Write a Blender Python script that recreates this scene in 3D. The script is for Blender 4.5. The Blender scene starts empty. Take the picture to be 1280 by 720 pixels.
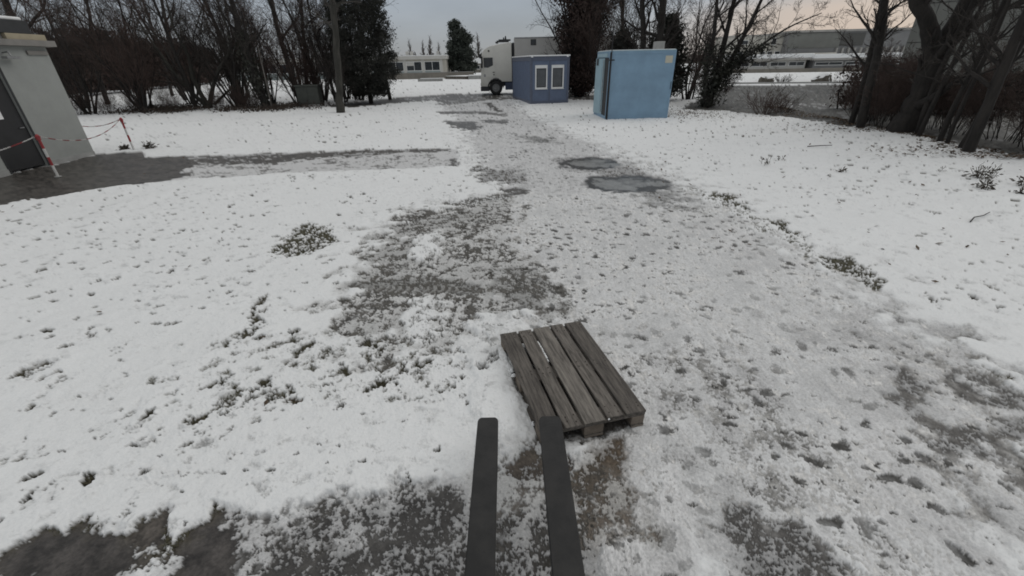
import bpy, bmesh, math, random
import numpy as np
from mathutils import Vector, Matrix

scene = bpy.context.scene
COL = scene.collection

# ------------------------------------------------------------------ camera
PITCH = math.atan((360 - 78) / 530.0)
cam_d = bpy.data.cameras.new("camera")
cam_d.sensor_width = 36.0
cam_d.lens = 36.0 * 530.0 / 1280.0
cam_d.clip_start = 0.05
cam_d.clip_end = 3000.0
cam = bpy.data.objects.new("camera", cam_d)
COL.objects.link(cam)
cam.matrix_world = (Matrix.Translation((0, 0, 2.3)) @ Matrix.Rotation(math.pi / 2 - PITCH, 4, 'X')
                    @ Matrix.Rotation(math.radians(-1.2), 4, 'Z'))
scene.camera = cam

# ------------------------------------------------------------------ sky and sun
SUN_EL, SUN_AZ = math.radians(32), math.radians(70)      # azimuth clockwise from +Y
world = bpy.data.worlds.new("World")
scene.world = world
world.use_nodes = True
nt = world.node_tree
for n in list(nt.nodes):
    nt.nodes.remove(n)
def N(t, **kw):
    n = nt.nodes.new(t)
    for k, v in kw.items():
        setattr(n, k, v)
    return n
out = N('ShaderNodeOutputWorld')
bg = N('ShaderNodeBackground')
bg.inputs['Strength'].default_value = 0.1
sky = N('ShaderNodeTexSky', sky_type='NISHITA')
sky.sun_disc = False
sky.sun_elevation = SUN_EL
sky.sun_rotation = SUN_AZ
tc = N('ShaderNodeTexCoord')
sep = N('ShaderNodeSeparateXYZ')
nt.links.new(tc.outputs['Generated'], sep.inputs[0])
ramp = N('ShaderNodeValToRGB')                            # overcast sky, brighter towards the zenith
e = ramp.color_ramp.elements
e[0].position = 0.0; e[0].color = (0.37, 0.385, 0.40, 1)
e[1].position = 1.0; e[1].color = (0.80, 0.785, 0.755, 1)
x = e.new(0.10); x.color = (0.345, 0.38, 0.425, 1)
x = e.new(0.3); x.color = (0.46, 0.485, 0.51, 1)
nt.links.new(sep.outputs['Z'], ramp.inputs[0])
noi = N('ShaderNodeTexNoise'); noi.inputs['Scale'].default_value = 2.2; noi.inputs['Detail'].default_value = 5
mp = N('ShaderNodeMapping'); mp.inputs['Scale'].default_value = (1, 1, 3.5)
nt.links.new(tc.outputs['Generated'], mp.inputs[0]); nt.links.new(mp.outputs[0], noi.inputs['Vector'])
mr = N('ShaderNodeMapRange'); mr.inputs['From Min'].default_value = .3; mr.inputs['From Max'].default_value = .7
mr.inputs['To Min'].default_value = 8.1; mr.inputs['To Max'].default_value = 11.6
nt.links.new(noi.outputs['Fac'], mr.inputs['Value'])
mul = N('ShaderNodeVectorMath', operation='SCALE')
nt.links.new(ramp.outputs['Color'], mul.inputs[0]); nt.links.new(mr.outputs[0], mul.inputs['Scale'])
# pale peach break in the cloud low over the horizon on the sun's side
dotn = N('ShaderNodeVectorMath', operation='DOT_PRODUCT')
dotn.inputs[1].default_value = (math.sin(math.radians(50)), math.cos(math.radians(50)), 0)
nt.links.new(tc.outputs['Generated'], dotn.inputs[0])
az = N('ShaderNodeMapRange', interpolation_type='SMOOTHSTEP')
az.inputs['From Min'].default_value = .80; az.inputs['From Max'].default_value = .97
nt.links.new(dotn.outputs['Value'], az.inputs['Value'])
wob = N('ShaderNodeMath', operation='MULTIPLY_ADD'); wob.inputs[1].default_value = .05; wob.inputs[2].default_value = -.025
nt.links.new(noi.outputs['Fac'], wob.inputs[0])
zz = N('ShaderNodeMath', operation='ADD'); nt.links.new(sep.outputs['Z'], zz.inputs[0]); nt.links.new(wob.outputs[0], zz.inputs[1])
el = N('ShaderNodeMapRange', interpolation_type='SMOOTHSTEP')
el.inputs['From Min'].default_value = .115; el.inputs['From Max'].default_value = .07
nt.links.new(zz.outputs[0], el.inputs['Value'])
pf = N('ShaderNodeMath', operation='MULTIPLY'); nt.links.new(az.outputs[0], pf.inputs[0]); nt.links.new(el.outputs[0], pf.inputs[1])
pk = N('ShaderNodeMix', data_type='RGBA'); pk.inputs['B'].default_value = (5.9, 4.9, 4.25, 1)
nt.links.new(pf.outputs[0], pk.inputs['Factor']); nt.links.new(mul.outputs[0], pk.inputs['A'])
mx = N('ShaderNodeMix', data_type='RGBA'); mx.inputs['Factor'].default_value = .92
nt.links.new(sky.outputs['Color'], mx.inputs['A']); nt.links.new(pk.outputs['Result'], mx.inputs['B'])
nt.links.new(mx.outputs['Result'], bg.inputs['Color'])
nt.links.new(bg.outputs[0], out.inputs['Surface'])

sun_d = bpy.data.lights.new("sun", 'SUN')
sun_d.energy = 0.5
sun_d.angle = math.radians(30)
sun_d.color = (1.0, .96, .91)
sun = bpy.data.objects.new("sun", sun_d)
COL.objects.link(sun)
sdir = Vector((math.sin(SUN_AZ) * math.cos(SUN_EL), math.cos(SUN_AZ) * math.cos(SUN_EL), math.sin(SUN_EL)))
sun.rotation_euler = sdir.to_track_quat('Z', 'Y').to_euler()
sun.location = (20, 10, 40)

scene.view_settings.view_transform = 'Standard'
scene.view_settings.look = 'None'
scene.view_settings.exposure = 0.0
scene.view_settings.gamma = 1.0
scene.view_settings.use_curve_mapping = False
scene.render.engine = 'CYCLES'
scene.cycles.max_bounces = 6
scene.cycles.diffuse_bounces = 3
scene.cycles.filter_width = 1.8        # soft little lens

# ------------------------------------------------------------------ helpers
def tag(o, label=None, cat=None, group=None, kind=None):
    if label: o['label'] = label
    if cat: o['category'] = cat
    if group: o['group'] = group
    if kind: o['kind'] = kind
    return o

def empty(name, loc, rz=0.0, **kw):
    o = bpy.data.objects.new(name, None)
    o.location = loc
    o.rotation_euler = (0, 0, rz)
    o.empty_display_size = .2
    COL.objects.link(o)
    return tag(o, **kw)

def link(name, mesh, mats=None, parent=None, loc=None, rz=0.0, **kw):
    if mats is not None:
        for m in (mats if isinstance(mats, (list, tuple)) else [mats]):
            mesh.materials.append(m)
    o = bpy.data.objects.new(name, mesh)
    if loc is not None: o.location = loc
    if rz: o.rotation_euler = (0, 0, rz)
    if parent is not None: o.parent = parent
    COL.objects.link(o)
    return tag(o, **kw)

def copy_tree(o, parent=None):
    c = o.copy()
    COL.objects.link(c)
    if parent is not None: c.parent = parent
    for ch in list(o.children):
        copy_tree(ch, c)
    return c

class MB:
    """collects faces and makes one mesh"""
    def __init__(s): s.v, s.f, s.m = [], [], []
    def add(s, vs, fs, mi=0):
        b = len(s.v)
        s.v += [tuple(v) for v in vs]
        s.f += [tuple(i + b for i in f) for f in fs]
        s.m += [mi] * len(fs)
        return s
    def box(s, x0, y0, z0, x1, y1, z1, mi=0):
        return s.add([(x0,y0,z0),(x1,y0,z0),(x1,y1,z0),(x0,y1,z0),(x0,y0,z1),(x1,y0,z1),(x1,y1,z1),(x0,y1,z1)],
                     [(0,3,2,1),(4,5,6,7),(0,1,5,4),(1,2,6,5),(2,3,7,6),(3,0,4,7)], mi)
    def prism(s, poly, a0, a1, axis='y', mi=0):
        n = len(poly)
        def P(p, a):
            return (p[0], a, p[1]) if axis == 'y' else ((a, p[0], p[1]) if axis == 'x' else (p[0], p[1], a))
        vs = [P(p, a0) for p in poly] + [P(p, a1) for p in poly]
        fs = [tuple(range(n)), tuple(range(2*n-1, n-1, -1))]
        fs += [(i, i+n, (i+1) % n + n, (i+1) % n) for i in range(n)]
        return s.add(vs, fs, mi)
    def cyl(s, p0, p1, r0, r1=None, n=10, caps=True, mi=0):
        r1 = r0 if r1 is None else r1
        p0, p1 = Vector(p0), Vector(p1)
        d = (p1 - p0).normalized()
        a = d.orthogonal().normalized(); b = d.cross(a)
        vs = []
        for p, r in ((p0, r0), (p1, r1)):
            for i in range(n):
                t = 2*math.pi*i/n
                vs.append(p + a*(r*math.cos(t)) + b*(r*math.sin(t)))
        fs = [(i, (i+1) % n, (i+1) % n + n, i+n) for i in range(n)]
        if caps: fs += [tuple(range(n-1, -1, -1)), tuple(range(n, 2*n))]
        return s.add(vs, fs, mi)
    def tube(s, pts, r, n=6, mi=0):
        for a, b in zip(pts[:-1], pts[1:]): s.cyl(a, b, r, r, n, True, mi)
        return s
    def mesh(s, name, bevel=0.0, smooth=False, seg=2):
        me = bpy.data.meshes.new(name)
        me.from_pydata(s.v, [], s.f)
        me.polygons.foreach_set('material_index', s.m)
        bm = bmesh.new(); bm.from_mesh(me)
        bmesh.ops.recalc_face_normals(bm, faces=bm.faces)
        if bevel > 0:
            bmesh.ops.bevel(bm, geom=list(bm.edges), offset=bevel, segments=seg, affect='EDGES', profile=.5, clamp_overlap=True)
        bm.to_mesh(me); bm.free()
        if smooth: me.polygons.foreach_set('use_smooth', [True]*len(me.polygons))
        me.update()
        return me
    def build(s, name, mats, parent=None, bevel=0.0, smooth=False, loc=None, rz=0.0, seg=2, **kw):
        return link(name, s.mesh(name, bevel, smooth, seg), mats, parent, loc, rz, **kw)

# ------------------------------------------------------------------ materials
def mat(name, col, rough=.7, metal=0.0, var=.0, scale=4.0, bump=0.0, bscale=40.0, col2=None, stretch=None, spec=None, coords='Object'):
    m = bpy.data.materials.new(name)
    m.use_nodes = True
    t = m.node_tree
    p = t.nodes['Principled BSDF']
    p.inputs['Roughness'].default_value = rough
    p.inputs['Metallic'].default_value = metal
    if spec is not None: p.inputs['Specular IOR Level'].default_value = spec
    c = tuple(col) + (1,)
    p.inputs['Base Color'].default_value = c
    if var > 0 or col2 is not None or bump > 0:
        tcn = t.nodes.new('ShaderNodeTexCoord')
        mpn = t.nodes.new('ShaderNodeMapping')
        if stretch: mpn.inputs['Scale'].default_value = stretch
        t.links.new(tcn.outputs[coords], mpn.inputs[0])
    if var > 0 or col2 is not None:
        nn = t.nodes.new('ShaderNodeTexNoise'); nn.inputs['Scale'].default_value = scale; nn.inputs['Detail'].default_value = 7
        nn.inputs['Roughness'].default_value = .65
        t.links.new(mpn.outputs[0], nn.inputs['Vector'])
        r = t.nodes.new('ShaderNodeValToRGB')
        c2 = tuple(col2) if col2 is not None else tuple(v*(1+var) for v in col)
        c1 = tuple(col) if col2 is not None else tuple(v*(1-var) for v in col)
        r.color_ramp.elements[0].position = .36; r.color_ramp.elements[0].color = c1 + (1,)
        r.color_ramp.elements[1].position = .64; r.color_ramp.elements[1].color = c2 + (1,)
        t.links.new(nn.outputs['Fac'], r.inputs[0])
        t.links.new(r.outputs[0], p.inputs['Base Color'])
    if bump > 0:
        bn = t.nodes.new('ShaderNodeTexNoise'); bn.inputs['Scale'].default_value = bscale; bn.inputs['Detail'].default_value = 4
        t.links.new(mpn.outputs[0], bn.inputs['Vector'])
        b = t.nodes.new('ShaderNodeBump'); b.inputs['Strength'].default_value = bump; b.inputs['Distance'].default_value = .02
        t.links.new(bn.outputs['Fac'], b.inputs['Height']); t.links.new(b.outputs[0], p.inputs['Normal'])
    return m

M = {}
M['bark'] = mat('bark', (.019,.016,.014), .9, var=.45, scale=6, bump=1.0, bscale=16, stretch=(1,1,.3))
M['bark_grey'] = mat('grey_bark', (.038,.036,.030), .9, var=.4, scale=5, bump=.6, bscale=22, stretch=(1,1,.25))
M['bark_pale'] = mat('pale_bark', (.11,.10,.09), .9, var=.4, scale=5, bump=.5, bscale=22, stretch=(1,1,.25))
M['twig'] = mat('twig', (.034,.028,.024), .9)
M['twig_red'] = mat('red_twig', (.065,.043,.036), .9)
M['twig_grey'] = mat('grey_twig', (.078,.070,.063), .9)
M['ivy'] = mat('ivy_leaf', (.018,.020,.015), .7, col2=(.036,.037,.026), scale=1.3)
M['needle'] = mat('needle', (.016,.017,.014), .85, col2=(.032,.033,.026), scale=1.1)
M['fir'] = mat('fir_needle', (.022,.029,.023), .85, col2=(.048,.056,.045), scale=.5)
M['brown_leaf'] = mat('brown_leaf', (.040,.027,.023), .85, col2=(.072,.047,.040), scale=1.0)
M['dead_leaf'] = mat('dead_leaf', (.05,.035,.022), .8, col2=(.10,.065,.04), scale=3.0)
M['litter'] = mat('leaf_litter', (.028,.021,.016), .9, col2=(.055,.040,.030), scale=3.0)
M['grass'] = mat('winter_grass', (.060,.058,.032), .8, col2=(.11,.098,.060), scale=9)
M['weed'] = mat('dry_weed', (.045,.038,.028), .85, col2=(.075,.062,.045), scale=9)
M['snow'] = mat('snow', (.80,.81,.81), .7, var=.04, scale=5, bump=.3, bscale=30)
M['wood'] = mat('weathered_wood', (.060,.053,.046), .85, col2=(.20,.18,.158), scale=7, bump=.5, bscale=60, stretch=(6,.55,6))
M['wood_dark'] = mat('damp_wood', (.048,.042,.037), .85, col2=(.150,.134,.117), scale=7, bump=.5, bscale=60, stretch=(6,.55,6))
M['wood_pale'] = mat('pale_weathered_wood', (.085,.076,.067), .85, col2=(.25,.228,.20), scale=7, bump=.5, bscale=60, stretch=(6,.55,6))
M['wood_end'] = mat('end_grain_wood', (.12,.098,.078), .9, col2=(.19,.16,.13), scale=14, bump=.4, bscale=60)
M['nail'] = mat('rusty_nail', (.035,.025,.02), .6, .5)
M['fork'] = mat('fork_steel', (.012,.012,.012), .5, .2, col2=(.026,.025,.024), scale=8, bump=.15, bscale=60)
M['fork_worn'] = mat('worn_steel', (.12,.12,.12), .45, .7, var=.3, scale=10)
M['hut'] = mat('hut_render', (.29,.30,.285), .85, var=.05, scale=2.5, bump=.25, bscale=90)
M['fascia'] = mat('fascia_board', (.20,.19,.175), .7, var=.12, scale=3)
M['tan'] = mat('tan_panel', (.33,.285,.20), .7, var=.1, scale=4)
M['dark_sheet'] = mat('dark_sheet', (.025,.026,.027), .55, var=.2, scale=3)
M['white_trim'] = mat('white_trim', (.75,.75,.74), .5, var=.05, scale=3)
M['door_dark'] = mat('dark_door', (.017,.017,.018), .5, var=.15, scale=4)
M['glass'] = mat('window_glass', (.03,.035,.04), .12, var=.3, scale=2)
M['metal'] = mat('grey_metal', (.30,.30,.30), .4, .7, var=.15, scale=8)
M['red'] = mat('red_paint', (.26,.028,.032), .5, var=.2, scale=12)
M['white'] = mat('white_paint', (.55,.54,.52), .5, var=.1, scale=12)
M['blue'] = mat('pale_blue_paint', (.195,.308,.42), .55, var=.10, scale=1.3, bump=.08, bscale=5)
M['blue_light'] = mat('door_blue_paint', (.30,.43,.49), .55, var=.08, scale=2)
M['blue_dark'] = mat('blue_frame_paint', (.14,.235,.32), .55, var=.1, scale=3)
M['rubber'] = mat('black_rubber', (.018,.018,.019), .8, var=.2, scale=9)
M['black'] = mat('black_plastic', (.015,.015,.016), .6, var=.2, scale=8)
M['office'] = mat('slate_blue_paint', (.115,.148,.222), .6, var=.08, scale=2.5)
M['office_frame'] = mat('frame_blue_paint', (.095,.110,.155), .6, var=.1, scale=3)
M['shutter'] = mat('grey_blind', (.10,.105,.11), .35, var=.15, scale=3)
M['cab'] = mat('truck_white_paint', (.68,.67,.62), .35, var=.05, scale=1.5)
M['box'] = mat('truck_box_panel', (.52,.51,.49), .5, var=.05, scale=1.2)
M['rim'] = mat('wheel_rim', (.20,.20,.20), .5, .4, var=.25, scale=8)
M['chassis'] = mat('chassis_dark', (.03,.032,.036), .6, var=.2, scale=5)
M['chassis_blue'] = mat('chassis_blue', (.04,.055,.10), .55, var=.2, scale=5)
M['cream'] = mat('cream_render', (.44,.42,.37), .85, var=.06, scale=.6)
M['pale'] = mat('pale_render', (.50,.49,.46), .85, var=.06, scale=.4)
M['teal'] = mat('teal_panel', (.25,.29,.285), .6, var=.1, scale=1.0)
M['grey_clad'] = mat('grey_cladding', (.20,.20,.20), .7, var=.08, scale=.5)
M['fin'] = mat('concrete_fin', (.34,.33,.31), .8, var=.08, scale=.8)
M['beige'] = mat('beige_render', (.50,.48,.43), .85, var=.06, scale=.4)
M['wall_brown'] = mat('old_wall', (.20,.185,.16), .9, var=.15, scale=.7, bump=.2, bscale=8)
M['hall'] = mat('hall_cladding', (.165,.168,.155), .75, var=.12, scale=.4)
M['hall_joint'] = mat('hall_joint', (.09,.09,.085), .8)
M['green_box'] = mat('grey_green_paint', (.050,.054,.046), .7, var=.12, scale=3)
M['concrete'] = mat('concrete', (.30,.30,.29), .9, var=.15, scale=2, bump=.2, bscale=30)
M['label_card'] = mat('label_card', (.50,.48,.39), .6, var=.06, scale=9)
M['stone'] = mat('dark_stone', (.10,.09,.075), .9, var=.35, scale=3, bump=.5, bscale=9)

def ground_material():
    m = bpy.data.materials.new('winter_ground')
    m.use_nodes = True
    t = m.node_tree
    p = t.nodes['Principled BSDF']
    a = t.nodes.new('ShaderNodeAttribute'); a.attribute_name = 'tint'
    b = t.nodes.new('ShaderNodeAttribute'); b.attribute_name = 'gloss'
    g = t.nodes.new('ShaderNodeNewGeometry')
    n1 = t.nodes.new('ShaderNodeTexNoise'); n1.inputs['Scale'].default_value = 55; n1.inputs['Detail'].default_value = 6
    n1.inputs['Roughness'].default_value = .7
    t.links.new(g.outputs['Position'], n1.inputs['Vector'])
    # grit matters where the ground is bare or slushy, hardly on clean snow
    sp = t.nodes.new('ShaderNodeSeparateColor'); t.links.new(a.outputs['Color'], sp.inputs[0])
    amp = t.nodes.new('ShaderNodeMapRange'); amp.inputs['From Min'].default_value = .45; amp.inputs['From Max'].default_value = .8
    amp.inputs['To Min'].default_value = 1.5; amp.inputs['To Max'].default_value = .16
    t.links.new(sp.outputs['Green'], amp.inputs['Value'])
    c = t.nodes.new('ShaderNodeMath'); c.operation = 'SUBTRACT'; c.inputs[1].default_value = .5
    t.links.new(n1.outputs['Fac'], c.inputs[0])
    k = t.nodes.new('ShaderNodeMath'); k.operation = 'MULTIPLY_ADD'; k.inputs[2].default_value = 1.0
    t.links.new(c.outputs[0], k.inputs[0]); t.links.new(amp.outputs[0], k.inputs[1])
    s = t.nodes.new('ShaderNodeVectorMath'); s.operation = 'SCALE'
    t.links.new(a.outputs['Color'], s.inputs[0]); t.links.new(k.outputs[0], s.inputs['Scale'])
    t.links.new(s.outputs[0], p.inputs['Base Color'])
    t.links.new(b.outputs['Fac'], p.inputs['Roughness'])
    n2 = t.nodes.new('ShaderNodeTexNoise'); n2.inputs['Scale'].default_value = 38; n2.inputs['Detail'].default_value = 5
    t.links.new(g.outputs['Position'], n2.inputs['Vector'])
    bu = t.nodes.new('ShaderNodeBump'); bu.inputs['Strength'].default_value = .45; bu.inputs['Distance'].default_value = .018
    t.links.new(n2.outputs['Fac'], bu.inputs['Height']); t.links.new(bu.outputs[0], p.inputs['Normal'])
    p.inputs['Specular IOR Level'].default_value = .35
    return m
M['ground'] = ground_material()

# ------------------------------------------------------------------ numpy noise
def _hash(ix, iy, seed):
    h = (ix.astype(np.int64) * 374761393 + iy.astype(np.int64) * 668265263 + seed * 1442695041) & 0xFFFFFFFF
    h = ((h ^ (h >> 13)) * 1274126177) & 0xFFFFFFFF
    h = ((h ^ (h >> 16)) * 2246822519) & 0xFFFFFFFF
    return (h ^ (h >> 15)) & 0xFFFFFFFF
def rnd(ix, iy, seed):
    return _hash(ix, iy, seed).astype(np.float64) / 4294967296.0
def perlin(x, y, seed):
    ix = np.floor(x); iy = np.floor(y)
    fx = x - ix; fy = y - iy
    ix = ix.astype(np.int64); iy = iy.astype(np.int64)
    u = fx*fx*fx*(fx*(fx*6-15)+10); v = fy*fy*fy*(fy*(fy*6-15)+10)
    def g(dx, dy):
        a = rnd(ix+dx, iy+dy, seed) * (2*np.pi)
        return np.cos(a)*(fx-dx) + np.sin(a)*(fy-dy)
    return (g(0,0)*(1-u)+g(1,0)*u)*(1-v) + (g(0,1)*(1-u)+g(1,1)*u)*v
def fbm(x, y, octv, seed, gain=.55):
    s = np.zeros_like(x); a = 1.0; tot = 0.0
    for o in range(octv):
        s += a * perlin(x, y, seed + 17*o)
        tot += a*a; a *= gain; x = x*2.03 + 5.1; y = y*2.03 - 3.7
    return s / math.sqrt(tot) / .25          # about unit variance
def uni(n): return .5*(1+np.tanh(.8*n + .035*n**3))
def sstep(a, b, x):
    t = np.clip((x-a)/(b-a), 0, 1); return t*t*(3-2*t)
def spots(x, y, cell, prob, r0, r1, seed, asp=1.0):
    """rounded dots scattered one per cell: positive inside a dot"""
    gx, gy = x/cell, y/cell
    ix = np.floor(gx).astype(np.int64); iy = np.floor(gy).astype(np.int64)
    best = np.full(x.shape, -1.0)
    for dx in (-1,0,1):
        for dy in (-1,0,1):
            cx, cy = ix+dx, iy+dy
            px = (cx + .15+.7*rnd(cx,cy,seed))*cell - x
            py = (cy + .15+.7*rnd(cx,cy,seed+1))*cell - y
            r = r0 + (r1-r0)*rnd(cx,cy,seed+2)**3.2
            an = rnd(cx,cy,seed+4)*3.1416
            q = np.cos(an)*px+np.sin(an)*py; w = (-np.sin(an)*px+np.cos(an)*py)*asp
            d = 1-np.sqrt(q*q+w*w)/r
            d = np.where(rnd(cx,cy,seed+3) < prob, d, -1.0)
            best = np.maximum(best, d)
    return best

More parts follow.
